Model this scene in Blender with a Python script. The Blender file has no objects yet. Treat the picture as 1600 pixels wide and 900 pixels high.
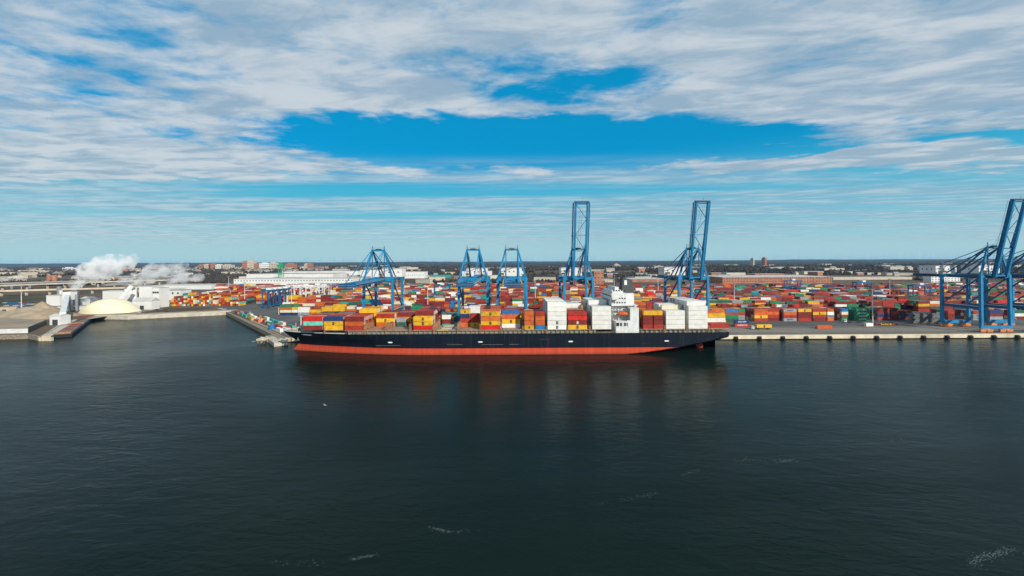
import bpy, math, random
from mathutils import Vector, Matrix, noise
R = math.radians
random.seed(7)
S = bpy.context.scene
COL = S.collection
# ------------------------------------------------------------------ camera
F = 646.0; XV = 795.0; H = 60.0; GZ = 3.2
cd = bpy.data.cameras.new('camera'); cam = bpy.data.objects.new('camera', cd); COL.objects.link(cam)
cd.sensor_fit = 'HORIZONTAL'; cd.sensor_width = 36; cd.lens = 36 * F / 1600
cd.shift_x = 5 / 1600; cd.shift_y = -41.5 / 1600
cd.clip_start = 1; cd.clip_end = 60000
cam.matrix_world = Matrix.Translation((0, 0, H)) @ Matrix.Rotation(R(90), 4, 'X') @ Matrix.Rotation(R(-0.32), 4, 'Z')
S.camera = cam
def hy(px): return 413 - 0.0056 * px
def at(px, py, z=GZ):
    D = (H - z) * F / (py - hy(px)); return ((px - XV) / F * D, D)
def xat(px, D): return (px - XV) / F * D
# ------------------------------------------------------------------ sun, sky, exposure
SUN_AZ, SUN_EL = 38, 27
S.view_settings.view_transform = 'Standard'; S.view_settings.look = 'None'
S.view_settings.exposure = 0.12; S.view_settings.gamma = 1
sd = bpy.data.lights.new('sun', 'SUN'); sd.energy = 4.6; sd.angle = R(0.53); sd.color = (1, 0.93, 0.82)
sun = bpy.data.objects.new('sun', sd); COL.objects.link(sun)
tosun = Vector((math.sin(R(SUN_AZ)) * math.cos(R(SUN_EL)), -math.cos(R(SUN_AZ)) * math.cos(R(SUN_EL)), math.sin(R(SUN_EL))))
sun.rotation_euler = tosun.to_track_quat('Z', 'Y').to_euler()

S.cycles.volume_bounces = 8
class NT:
    """tiny expression builder for node trees"""
    def __init__(s, t): s.t = t
    def n(s, kind, **kw):
        nd = s.t.nodes.new(kind)
        for k, v in kw.items(): setattr(nd, k, v)
        return nd
    def put(s, sock, v):
        if isinstance(v, bpy.types.NodeSocket): s.t.links.new(v, sock)
        elif v is not None: sock.default_value = v
    def m(s, op, a, b=None, c=None, clamp=False):
        nd = s.n('ShaderNodeMath', operation=op); nd.use_clamp = clamp
        s.put(nd.inputs[0], a); s.put(nd.inputs[1], b); s.put(nd.inputs[2], c)
        return nd.outputs[0]
    def mix(s, f, a, b):
        nd = s.n('ShaderNodeMix', data_type='RGBA'); s.put(nd.inputs[0], f); s.put(nd.inputs[6], a); s.put(nd.inputs[7], b)
        return nd.outputs[2]
    def noise(s, vec, scale, detail=4, rough=.5, dist=0):
        nd = s.n('ShaderNodeTexNoise'); s.put(nd.inputs['Vector'], vec)
        nd.inputs['Scale'].default_value = scale; nd.inputs['Detail'].default_value = detail
        nd.inputs['Roughness'].default_value = rough; nd.inputs['Distortion'].default_value = dist
        return nd.outputs[0]
    def ss(s, v, a, b):
        nd = s.n('ShaderNodeMapRange', interpolation_type='SMOOTHSTEP'); s.put(nd.inputs[0], v)
        nd.inputs[1].default_value = a; nd.inputs[2].default_value = b
        return nd.outputs[0]
    def xyz(s, x, y, z=0.0):
        nd = s.n('ShaderNodeCombineXYZ'); s.put(nd.inputs[0], x); s.put(nd.inputs[1], y); s.put(nd.inputs[2], z)
        return nd.outputs[0]
    def ell(s, X, Y, cx, cy, rx, ry, a=.6, b=1.2):
        """1 inside the ellipse, 0 outside"""
        dx = s.m('DIVIDE', s.m('SUBTRACT', X, cx), rx); dy = s.m('DIVIDE', s.m('SUBTRACT', Y, cy), ry)
        d = s.m('SQRT', s.m('ADD', s.m('MULTIPLY', dx, dx), s.m('MULTIPLY', dy, dy)))
        return s.m('SUBTRACT', 1.0, s.ss(d, a, b))

w = bpy.data.worlds.new('World'); S.world = w; w.use_nodes = True
T = NT(w.node_tree); w.node_tree.nodes.clear()
out = T.n('ShaderNodeOutputWorld'); bg = T.n('ShaderNodeBackground'); bg.inputs[1].default_value = 0.1
w.node_tree.links.new(bg.outputs[0], out.inputs[0])
sky = T.n('ShaderNodeTexSky', sky_type='NISHITA'); sky.sun_disc = False
sky.sun_elevation = R(SUN_EL); sky.sun_rotation = R(180 - SUN_AZ); sky.air_density = 1.0; sky.dust_density = 0.6; sky.ozone_density = 2.2
tc = T.n('ShaderNodeTexCoord'); sp = T.n('ShaderNodeSeparateXYZ'); w.node_tree.links.new(tc.outputs['Generated'], sp.inputs[0])
dz = T.m('MAXIMUM', sp.outputs[2], 0.012)
CX = T.m('DIVIDE', sp.outputs[0], dz); CY = T.m('DIVIDE', sp.outputs[1], dz)      # where the sight line meets the cloud layer
pv = T.xyz(CX, CY)
wob = T.noise(pv, 0.9, 5, .6); wo = T.m('MULTIPLY', T.m('SUBTRACT', wob, .5), 1.6)
X1 = T.m('ADD', CX, wo); Y1 = T.m('ADD', CY, T.m('MULTIPLY', wo, .8))
n1 = T.noise(T.xyz(T.m('MULTIPLY', CX, .85), CY), 1.7, 10, .58, .25)
n2 = T.noise(T.xyz(T.m('ADD', T.m('MULTIPLY', CX, .62), T.m('MULTIPLY', CY, .2)), CY), 7.5, 8, .66, .3)
n3 = T.noise(T.xyz(T.m('MULTIPLY', CX, .12), CY), .95, 7, .6, .3)
tex = T.m('ADD', T.m('MULTIPLY', n1, .77), T.m('MULTIPLY', n2, .23))
bias = T.m('MULTIPLY', T.ell(X1, Y1, 0.3, 3.6, 2.5, .9, .35, 1.2), -.44)
for cx, cy, rx, ry, g in ((-5.2, 4.1, 3.3, 1.25, .26), (3.5, 4.05, 1.15, .42, .40), (0.35, 2.35, .8, .32, -.15), (-1.9, 1.78, .8, .10, -.05), (1.8, 1.85, .9, .35, .12), (0.0, 1.8, .8, .2, .08), (-.75, 2.45, .5, .3, .1),
                          (4.6, 3.35, 1.6, .25, -.28), (-2.9, 2.05, .8, .18, -.15), (2.6, 2.5, 2.3, .55, .12), (-1.2, 2.6, 1.2, .28, .16), (.55, 2.75, .9, .2, .05)):
    bias = T.m('ADD', bias, T.m('MULTIPLY', T.ell(X1, Y1, cx, cy, rx, ry, .3, 1.3), g))
low = T.ss(T.m('ADD', CY, wo), 4.3, 5.4)
thick = T.m('MULTIPLY', T.ss(T.m('ADD', T.m('ADD', tex, bias), T.m('MULTIPLY', low, -.26)), .33, .56), T.m('SUBTRACT', 1.0, T.ss(CY, 10, 20)))
veil = T.m('MULTIPLY', T.ss(n3, .34, .60), T.m('MULTIPLY', T.m('SUBTRACT', T.ss(CY, 3.75, 4.9), T.ss(CY, 14, 34)), .60))
haz = T.m('MULTIPLY', T.ss(CY, 6, 30), .15)
alpha = T.m('MAXIMUM', T.m('MULTIPLY', thick, .88), T.m('MAXIMUM', veil, haz))
n4 = T.noise(T.xyz(T.m('ADD', T.m('MULTIPLY', CX, .5), T.m('MULTIPLY', CY, .3)), CY), 3.2, 8, .6, .4)
ccol = T.mix(T.ss(T.m('ADD', n4, T.m('MULTIPLY', T.ss(CX, -1, 4), -.08)), .34, .62), (3.1, 4.2, 5.2, 1), (5.9, 6.3, 6.6, 1))
tint = T.n('ShaderNodeMix', data_type='RGBA', blend_type='MULTIPLY'); tint.inputs[0].default_value = 1.0
w.node_tree.links.new(sky.outputs[0], tint.inputs[6]); tint.inputs[7].default_value = (.02, .76, 1.12, 1)
el = T.m('MAXIMUM', sp.outputs[2], 0.0)
clear = T.mix(T.ss(el, .13, .26), T.mix(T.ss(el, .01, .15), (3.4, 5.8, 6.3, 1), (.7, 4.3, 6.1, 1)), T.mix(.75, tint.outputs[2], (.03, 2.85, 5.5, 1)))
fin = T.mix(alpha, clear, ccol)
w.node_tree.links.new(fin, bg.inputs[0])

# ------------------------------------------------------------------ helpers
class MB:
    def __init__(s): s.v = []; s.f = []; s.mi = []; s.mats = []
    def _m(s, m):
        if m is None: return 0
        if m not in s.mats: s.mats.append(m)
        return s.mats.index(m)
    def quad(s, pts, m=None):
        b = len(s.v); s.v += [tuple(p) for p in pts]; s.f.append(tuple(range(b, b + len(pts)))); s.mi.append(s._m(m))
    def hexa(s, P, m=None):
        b = len(s.v); s.v += [tuple(p) for p in P]; k = s._m(m)
        for q in ((0, 3, 2, 1), (4, 5, 6, 7), (0, 1, 5, 4), (1, 2, 6, 5), (2, 3, 7, 6), (3, 0, 4, 7)):
            s.f.append(tuple(b + i for i in q)); s.mi.append(k)
    def box(s, x0, x1, y0, y1, z0, z1, m=None):
        s.hexa([(x0, y0, z0), (x1, y0, z0), (x1, y1, z0), (x0, y1, z0), (x0, y0, z1), (x1, y0, z1), (x1, y1, z1), (x0, y1, z1)], m)
    def beam(s, a, b, w, h=None, m=None, up=(0, 0, 1)):
        a = Vector(a); b = Vector(b); h = h or w; d = (b - a).normalized(); u = Vector(up)
        if abs(d.dot(u)) > .97: u = Vector((0, 1, 0))
        r = d.cross(u).normalized(); t = r.cross(d).normalized()
        P = []
        for c in (a, b):
            for sx, sz in ((-1, -1), (1, -1), (1, 1), (-1, 1)): P.append(c + r * (sx * w / 2) + t * (sz * h / 2))
        s.hexa(P, m)
    def cyl(s, a, b, r0, r1=None, n=10, m=None):
        a = Vector(a); b = Vector(b); r1 = r0 if r1 is None else r1; d = (b - a).normalized(); u = Vector((0, 0, 1)) if abs(d.z) < .9 else Vector((1, 0, 0))
        e = d.cross(u).normalized(); g = d.cross(e); base = len(s.v); k = s._m(m)
        for c, r in ((a, r0), (b, r1)):
            for i in range(n):
                an = 2 * math.pi * i / n; s.v.append(tuple(c + (e * math.cos(an) + g * math.sin(an)) * r))
        for i in range(n):
            j = (i + 1) % n; s.f.append((base + i, base + j, base + n + j, base + n + i)); s.mi.append(k)
        s.f.append(tuple(base + i for i in range(n))[::-1]); s.mi.append(k)
        s.f.append(tuple(base + n + i for i in range(n))); s.mi.append(k)
    def blob(s, c, rx, ry, rz, m=None, n=8, k=5, jit=0, half=False):
        base = len(s.v); mi = s._m(m); ph0 = 0 if half else -math.pi / 2
        for i in range(k + 1):
            ph = ph0 + (math.pi / 2 - ph0) * i / k
            for j in range(n):
                th = 2 * math.pi * j / n; q = 1 + random.uniform(-jit, jit)
                s.v.append((c[0] + rx * math.cos(ph) * math.cos(th) * q, c[1] + ry * math.cos(ph) * math.sin(th) * q, c[2] + rz * math.sin(ph) * q))
        for i in range(k):
            for j in range(n):
                a = base + i * n + j; b = base + i * n + (j + 1) % n; s.f.append((a, b, b + n, a + n)); s.mi.append(mi)
    def build(s, name, mat=None, parent=None, smooth=False):
        me = bpy.data.meshes.new(name); me.from_pydata(s.v, [], s.f)
        if s.mats:
            for m in s.mats: me.materials.append(m)
            me.polygons.foreach_set('material_index', s.mi)
        elif mat: me.materials.append(mat)
        if smooth: me.polygons.foreach_set('use_smooth', [True] * len(me.polygons))
        me.validate(); me.update()
        o = bpy.data.objects.new(name, me); COL.objects.link(o); o.parent = parent
        return o
def tag(o, label=None, cat=None, group=None, kind=None):
    if label: o['label'] = label
    if cat: o['category'] = cat
    if group: o['group'] = group
    if kind: o['kind'] = kind
    return o
def empty(name, loc, rz=0, label=None, cat=None, group=None):
    o = bpy.data.objects.new(name, None); COL.objects.link(o); o.location = loc; o.rotation_euler = (0, 0, rz); o.empty_display_size = 1
    return tag(o, label, cat, group)
def copy_tree(o, parent=None):
    c = o.copy(); COL.objects.link(c)
    if parent: c.parent = parent
    for ch in list(o.children): copy_tree(ch, c)
    return c
def part(name, mat, parent, boxes=(), beams=(), cyls=()):
    b = MB()
    for q in boxes: b.box(*q)
    for q in beams: b.beam(*q)
    for q in cyls: b.cyl(*q)
    return b.build(name, mat, parent)
_w = 'first second third fourth fifth sixth seventh eighth ninth tenth eleventh twelfth thirteenth fourteenth fifteenth sixteenth seventeenth eighteenth nineteenth twentieth'.split()
def nth(i):
    if i < 20: return _w[i]
    return ('twenty-' if i < 29 else 'thirty-') + _w[(i - 20) % 10] if i not in (29, 39) else ('thirtieth' if i == 29 else 'fortieth')

# ------------------------------------------------------------------ materials
def mat(name, col, rough=.6, metal=0, var=.18, scale=.6, bump=0, dirt=None, spec=.4, coord='Object'):
    m = bpy.data.materials.new(name); m.use_nodes = True; t = NT(m.node_tree); bs = m.node_tree.nodes['Principled BSDF']
    bs.inputs['Roughness'].default_value = rough; bs.inputs['Metallic'].default_value = metal; bs.inputs['Specular IOR Level'].default_value = spec
    tcn = t.n('ShaderNodeTexCoord'); gm = t.n('ShaderNodeNewGeometry')
    pos = gm.outputs['Position']
    n = t.noise(pos, scale, 6, .62)
    c = tuple(col) + (1,)
    dk = tuple(x * (1 - var) for x in col) + (1,); lt = tuple(min(1, x * (1 + var * .6)) for x in col) + (1,)
    r = t.mix(t.ss(n, .3, .7), dk, lt)
    if dirt:
        n2 = t.noise(pos, scale * .25, 5, .7); r = t.mix(t.m('MULTIPLY', t.ss(n2, .48, .68), dirt[1]), r, tuple(dirt[0]) + (1,))
    m.node_tree.links.new(r, bs.inputs['Base Color'])
    if bump:
        bn = t.n('ShaderNodeBump'); bn.inputs['Strength'].default_value = bump; bn.inputs['Distance'].default_value = .3
        m.node_tree.links.new(n, bn.inputs['Height']); m.node_tree.links.new(bn.outputs[0], bs.inputs['Normal'])
    return m
def cmat(name, col):
    """corrugated painted steel, rusty scuffs"""
    m = bpy.data.materials.new(name); m.use_nodes = True; t = NT(m.node_tree); bs = m.node_tree.nodes['Principled BSDF']
    bs.inputs['Roughness'].default_value = .55; bs.inputs['Specular IOR Level'].default_value = .3
    gm = t.n('ShaderNodeNewGeometry'); sx = t.n('ShaderNodeSeparateXYZ'); m.node_tree.links.new(gm.outputs['Position'], sx.inputs[0])
    oi = t.n('ShaderNodeObjectInfo')
    n = t.noise(gm.outputs['Position'], .35, 6, .65)
    st = t.noise(t.xyz(t.m('MULTIPLY', sx.outputs[0], 2.2), sx.outputs[1], t.m('MULTIPLY', sx.outputs[2], .25)), 1.2, 4, .6)
    pale = min(col) > .4; dk = tuple(x * (.9 if pale else .7) for x in col) + (1,); c = tuple(min(1, x * 1.08) for x in col) + (1,)
    r = t.mix(t.ss(n, .3, .62), dk, c)
    r = t.mix(t.m('MULTIPLY', t.ss(st, .56, .72), .12 if pale else .35), r, (.16, .10, .07, 1))
    hsv = t.n('ShaderNodeHueSaturation'); m.node_tree.links.new(r, hsv.inputs['Color'])
    m.node_tree.links.new(t.m('ADD', .86, t.m('MULTIPLY', oi.outputs['Random'], .26)), hsv.inputs['Value'])
    m.node_tree.links.new(hsv.outputs[0], bs.inputs['Base Color'])
    wv = t.m('SINE', t.m('MULTIPLY', t.m('ADD', sx.outputs[0], sx.outputs[1]), 22.0))
    bn = t.n('ShaderNodeBump'); bn.inputs['Strength'].default_value = .5; bn.inputs['Distance'].default_value = .03
    m.node_tree.links.new(wv, bn.inputs['Height']); m.node_tree.links.new(bn.outputs[0], bs.inputs['Normal'])
    return m
PAL = {'dark red': (.20, .022, .018), 'red': (.36, .032, .02), 'bright red': (.62, .02, .012), 'orange': (.56, .115, .022), 'brown': (.24, .07, .03),
       'yellow': (.72, .40, .02), 'white': (.74, .73, .68), 'cream': (.66, .60, .44), 'grey': (.27, .29, .31), 'green': (.012, .22, .09), 'dark green': (.02, .11, .07),
       'teal': (.02, .30, .26), 'mint': (.14, .50, .40), 'navy': (.012, .04, .13), 'blue': (.02, .17, .42), 'pink': (.55, .08, .22)}
CM = {k: cmat(k.replace(' ', '_') + '_container_paint', v) for k, v in PAL.items()}
M_dark = mat('dark_emblem', (.02, .02, .03)); M_pale = mat('white_lettering', (.75, .75, .72))
M_crane = mat('crane_blue', (.004, .20, .41), .5, var=.25, scale=.25, dirt=((.02, .12, .22), .35))
M_craned = mat('crane_dark_blue', (.006, .09, .21), .5)
M_orange = mat('orange_bogie', (.62, .20, .06), .6, var=.3)
M_steelw = mat('white_painted_steel', (.66, .67, .66), .5, dirt=((.35, .30, .25), .3))
M_grey = mat('grey_steel', (.22, .23, .24), .6); M_dgrey = mat('dark_steel', (.05, .055, .06), .6)
M_tan = mat('tan_walkway', (.42, .36, .24), .7)
M_black = mat('black_rubber', (.015, .015, .017), .8)
M_glass = mat('dark_glass', (.02, .03, .04), .15, spec=.8, var=.05)
M_white = mat('white_cladding', (.68, .68, .66), .6, var=.10, scale=.06, dirt=((.45, .43, .38), .4))
M_brick = mat('brick_red', (.36, .16, .10), .85, var=.25, scale=.1)
M_beige = mat('beige_render', (.50, .42, .32), .8, var=.15, scale=.1)
M_roofg = mat('grey_roof', (.30, .30, .30), .8, scale=.05); M_roofw = mat('pale_roof', (.50, .49, .45), .8, scale=.05)
M_rust = mat('lashing_rust', (.36, .18, .09), .8, var=.35, scale=.7, dirt=((.16, .13, .11), .6))
M_hatch = mat('hatch_brown', (.34, .20, .13), .8, var=.3, scale=.3, dirt=((.18, .16, .14), .6))
M_coam = mat('coaming_grey', (.22, .22, .19), .8, var=.3, scale=.4, dirt=((.30, .22, .12), .6))
M_conc = mat('concrete', (.50, .45, .36), .85, var=.25, scale=.25, dirt=((.20, .17, .13), .5))
M_fascia = mat('quay_edge_concrete', (.66, .58, .42), .85, var=.15, scale=.3, dirt=((.28, .22, .15), .55))
M_rock = mat('rock', (.25, .21, .16), .95, var=.5, scale=.8, bump=.5)
M_sand = mat('sand_heap', (.36, .28, .19), .95, var=.25, scale=.12, bump=.4, dirt=((.25, .19, .13), .6))
M_green = mat('green_paint', (.01, .30, .14), .5)
M_wood = mat('weathered_timber', (.26, .21, .15), .9, var=.4, scale=1.2)
M_foam = mat('foam', (.17, .20, .20), .8)

def hullmat(name, col, sc):
    m = bpy.data.materials.new(name); m.use_nodes = True; t = NT(m.node_tree); bs = m.node_tree.nodes['Principled BSDF']
    bs.inputs['Roughness'].default_value = .5; bs.inputs['Specular IOR Level'].default_value = .12
    gm = t.n('ShaderNodeNewGeometry'); sx = t.n('ShaderNodeSeparateXYZ'); m.node_tree.links.new(gm.outputs['Position'], sx.inputs[0])
    a = t.noise(t.xyz(sx.outputs[0], 0, t.m('MULTIPLY', sx.outputs[2], .12)), .35, 6, .7)          # rust runs down the plates
    b = t.noise(t.xyz(t.m('MULTIPLY', sx.outputs[0], .05), 0, sx.outputs[2]), 1.3, 6, .65)       # fender scuffs along the side
    r = t.mix(t.ss(a, .35, .7), tuple(x * .86 for x in col) + (1,), tuple(x * 1.12 for x in col) + (1,))
    r = t.mix(t.m('MULTIPLY', t.ss(b, .58, .72), .34), r, tuple(sc) + (1,))
    # plating seams: weld lines every 12 m
    fr = t.m('FRACT', t.m('DIVIDE', sx.outputs[0], 12.2)); r = t.mix(t.m('MULTIPLY', t.m('LESS_THAN', fr, .03), .10), r, tuple(sc) + (1,))
    # weed and rust staining just above the water, drips under the scuppers
    wl = t.m('MULTIPLY', t.m('SUBTRACT', 1.0, t.ss(t.m('ADD', sx.outputs[2], t.m('MULTIPLY', a, 1.2)), .6, 2.2)), .7); r = t.mix(wl, r, (.10, .045, .025, 1))
    dr = t.noise(t.xyz(sx.outputs[0], 0, t.m('MULTIPLY', sx.outputs[2], .05)), .9, 3, .5); r = t.mix(t.m('MULTIPLY', t.ss(dr, .62, .74), .22), r, (.16, .08, .05, 1))
    m.node_tree.links.new(r, bs.inputs['Base Color']); return m
M_hull = hullmat('hull_black', (.006, .011, .020), (.10, .10, .10))
M_boot = hullmat('hull_red', (.52, .07, .035), (.42, .16, .10))
M_deckg = mat('ship_deck_grey', (.20, .19, .16), .8, var=.3, scale=.5)

# water
def water_mat():
    m = bpy.data.materials.new('harbour_water'); m.use_nodes = True; t = NT(m.node_tree); bs = m.node_tree.nodes['Principled BSDF']
    gm = t.n('ShaderNodeNewGeometry'); P = gm.outputs['Position']; sx = t.n('ShaderNodeSeparateXYZ'); m.node_tree.links.new(P, sx.inputs[0])
    X, Y = sx.outputs[0], sx.outputs[1]
    big = t.noise(P, .012, 4, .5)
    bs.inputs['Roughness'].default_value = .12; bs.inputs['IOR'].default_value = 1.33; bs.inputs['Specular IOR Level'].default_value = .30
    m.node_tree.links.new(t.mix(t.ss(big, .35, .65), (.004, .012, .009, 1), (.006, .015, .012, 1)), bs.inputs['Base Color'])
    q = t.xyz(t.m('ADD', t.m('MULTIPLY', X, .45), t.m('MULTIPLY', Y, .22)), Y)
    w1 = t.noise(q, .55, 4, .6, .6); w2 = t.noise(q, .16, 3, .55, .4); w3 = t.noise(P, 1.9, 3, .6)
    hgt = t.m('ADD', t.m('ADD', t.m('MULTIPLY', w1, .9), t.m('MULTIPLY', w2, 1.7)), t.m('MULTIPLY', w3, .22))
    hgt = t.m('MULTIPLY', hgt, t.m('ADD', .3, t.m('MULTIPLY', t.noise(t.xyz(t.m('MULTIPLY', X, .5), Y), .03, 4, .6, .8), 1.4)))
    bn = t.n('ShaderNodeBump'); bn.inputs['Strength'].default_value = .8; bn.inputs['Distance'].default_value = .23
    m.node_tree.links.new(hgt, bn.inputs['Height']); m.node_tree.links.new(bn.outputs[0], bs.inputs['Normal'])
    bs.inputs['Specular Tint'].default_value = (.92, 1, .84, 1)
    df = t.n('ShaderNodeBsdfDiffuse'); df.inputs[0].default_value = (.002, .008, .007, 1); mx = t.n('ShaderNodeMixShader')
    t.put(mx.inputs[0], t.m('ADD', .32, t.m('MULTIPLY', t.ss(t.noise(t.xyz(t.m('MULTIPLY', X, .35), Y), .008, 4, .6, 1.0), .35, .65), .20)))
    m.node_tree.links.new(bs.outputs[0], mx.inputs[1]); m.node_tree.links.new(df.outputs[0], mx.inputs[2])
    m.node_tree.links.new(mx.outputs[0], [x for x in m.node_tree.nodes if x.type == 'OUTPUT_MATERIAL'][0].inputs['Surface'])
    return m
M_water = water_mat()
def land_mat():
    m = bpy.data.materials.new('harbour_land'); m.use_nodes = True; t = NT(m.node_tree); bs = m.node_tree.nodes['Principled BSDF']
    bs.inputs['Roughness'].default_value = .95; bs.inputs['Specular IOR Level'].default_value = .1
    gm = t.n('ShaderNodeNewGeometry'); P = gm.outputs['Position']
    a = t.noise(P, .006, 7, .65, .4); b = t.noise(P, .0016, 6, .6, .6); c = t.noise(P, .03, 5, .6)
    r = t.mix(t.ss(a, .35, .6), (.075, .055, .038, 1), (.15, .11, .075, 1))
    r = t.mix(t.ss(b, .52, .62), r, (.045, .05, .03, 1)); r = t.mix(t.m('MULTIPLY', t.ss(c, .55, .7), .5), r, (.20, .18, .15, 1))
    m.node_tree.links.new(r, bs.inputs['Base Color']); return m
M_land = land_mat()
M_asph = mat('yard_asphalt', (.085, .083, .082), .9, var=.25, scale=.02, dirt=((.13, .12, .11), .6))
M_apron = mat('quay_apron', (.17, .145, .115), .9, var=.2, scale=.05, dirt=((.10, .09, .08), .6))
M_hill = mat('wooded_hill', (.016, .022, .024), .95, var=.5, scale=.01, dirt=((.03, .03, .025), .7))
M_tree = [mat('bare_wood_brown', (.050, .036, .027), .95, var=.35, scale=.05), mat('bare_wood_grey', (.032, .027, .025), .95, var=.35, scale=.05), mat('pine_dark_green', (.016, .026, .015), .95, var=.35, scale=.05)]

# ------------------------------------------------------------------ the setting
b = MB(); b.quad([(-30000, -3000, 0), (30000, -3000, 0), (30000, 2000, 0), (-30000, 2000, 0)])
tag(b.build('water', M_water), kind='structure')
QY = 312.6
# shoreline, right to left (top edge of the land)
C1 = (xat(446, QY), QY); C2 = at(354, 487.5)
shore = [(3000, QY), C1, C2, at(200, 494.5), at(143, 494), at(136, 499), at(118, 504), at(100, 513), at(78, 519.5), at(60, 525.5), at(46, 523), at(0, 524), (-3000, 345)]
b = MB()
b.quad([(x, y, GZ) for x, y in shore] + [(-30000, 345, GZ), (-30000, 16000, GZ), (30000, 16000, GZ), (30000, QY, GZ), (3000, QY, GZ)][0:4])
land = b.build('ground', M_land)
# clean triangulated ground
import bmesh
bm = bmesh.new(); vs = [bm.verts.new((x, y, GZ)) for x, y in [(30000, QY)] + shore + [(-30000, 345), (-30000, 16000), (30000, 16000)]]
fc = bm.faces.new(vs)
if fc.normal.z == 0: fc.normal_update()
fc.normal_update()
if fc.normal.z < 0: fc.normal_flip()
bmesh.ops.triangulate(bm, faces=[fc]); bm.to_mesh(land.data); bm.free(); tag(land, kind='structure')
# yard paving and apron sheets
b = MB(); p3 = at(372, 474); p4 = at(340, 452)
b.quad([(C1[0] + 1, QY + 1, GZ + .004), (1500, QY + 1, GZ + .004), (1500, 1000, GZ + .004), (p4[0], 1000, GZ + .004), (p4[0] - 20, 700, GZ + .004), (C2[0] + 8, C2[1] + 6, GZ + .004)])
tag(b.build('yard_paving', M_asph), kind='structure')
b = MB(); b.quad([(C1[0] + 3, QY + 2, GZ + .008), (1500, QY + 2, GZ + .008), (1500, 352, GZ + .008), (C1[0] - 30, 352, GZ + .008)])
tag(b.build('quay_apron', M_apron), kind='structure')
b = MB()
for y in (319, 348): b.box(-160, 1500, y - .15, y + .15, GZ + .008, GZ + .06, M_dgrey)
for y in (328, 332.5, 337, 341.5): b.box(-150, 1500, y - .12, y + .12, GZ + .009, GZ + .014, M_pale)
tag(b.build('crane_rail_and_lane_lines', None), kind='structure')
b = MB(); L_ = [C2, at(200, 494.5), at(143, 494), at(136, 499)]
for (x0, y0), (x1, y1) in zip(L_, L_[1:]): b.quad([(x0, y0 + .5, GZ + .012), (x1, y1 + .5, GZ + .012), (x1 - 2, y1 + 30, GZ + .012), (x0 - 2, y0 + 26, GZ + .012)])
tag(b.build('basin_road', mat('pale_hardstand', (.36, .31, .23), .9, var=.3, scale=.06, dirt=((.2, .17, .13), .6))), kind='structure')
# shore walls
b = MB()
b.box(C1[0], 1500, QY - .8, QY, 0.5, GZ + .25, M_fascia)
tag(b.build('quay_wall', None), 'long cream concrete quay wall edge above the water', 'quay wall')
b = MB(); b.box(C1[0] + .4, 1500, QY + .02, QY + .5, -1, GZ - .1, M_dgrey); tag(b.build('quay_understructure', M_dgrey), kind='structure')
b = MB(); rest = shore[1:-1]
for i in range(len(rest) - 1):
    (x0, y0), (x1, y1) = rest[i], rest[i + 1]
    b.beam((x0, y0, 1.2), (x1, y1, 1.2), 2.0, 4.4, M_rock if i not in (0, 1, 2) else (M_wood if i == 0 else M_conc))
    if i in (1, 2): b.beam((x0, y0 + 8, GZ + .1), (x1, y1 + 8, GZ + .1), 9, .3, M_fascia)
b.beam((C1[0] - 4, C1[1] - 0, 1.5), (C2[0], C2[1], 1.5), 2.0, 3.6, M_wood)
tag(b.build('sea_wall', None), 'low rock and concrete sea wall round the harbour basin', 'sea wall')
# fenders
px = 1148; i = 0
fx = xat(1148, QY)
while fx < xat(1640, QY):
    f = MB(); f.box(-1.1, 1.1, -1.3, 0, -1.6, .1, M_black); f.box(-1.4, 1.4, -.5, 0.05, .1, .4, M_dgrey); f.cyl((-1.0, -1.5, -.8), (1.0, -1.5, -.8), .45, m=M_black)
    o = f.build('fender', None); o.location = (fx, QY - .8, 2.2)
    tag(o, '%s black rubber fender on the quay wall counting from the ship stern' % nth(i), 'fender', 'fenders along the quay wall'); fx += 17.65; i += 1

# hills at the skyline
def hills(name, x0, x1, y0, y1, hf, nx=160, ny=6, m=None):
    b = MB(); V = []
    for j in range(ny + 1):
        for i in range(nx + 1):
            x = x0 + (x1 - x0) * i / nx; y = y0 + (y1 - y0) * j / ny
            V.append((x, y, GZ - 1 + hf(x, y) * math.sin(math.pi * min(.5 + .0, j / ny) if j / ny < .5 else math.pi * j / ny)))
    b.v = V
    for j in range(ny):
        for i in range(nx): a = j * (nx + 1) + i; b.f.append((a, a + 1, a + nx + 2, a + nx + 1)); b.mi.append(0)
    return tag(b.build(name, m or M_hill), kind='structure')
hills('hills', -15000, 15000, 8600, 13500, lambda x, y: 58 + 16 * noise.noise(Vector((x * .0006, y * .0005, 3))) + 9 * noise.noise(Vector((x * .004, y * .003, 9))) + (10 if x < -5500 else 0), 500, 8)
hills('wooded_ridge', -2000, 7500, 3900, 5400, lambda x, y: max(0, 30 + 14 * noise.noise(Vector((x * .0012, 0, 5)))) * max(0, math.sin(math.pi * (x + 2000) / 9500)) ** .4, 200, 6)

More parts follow.
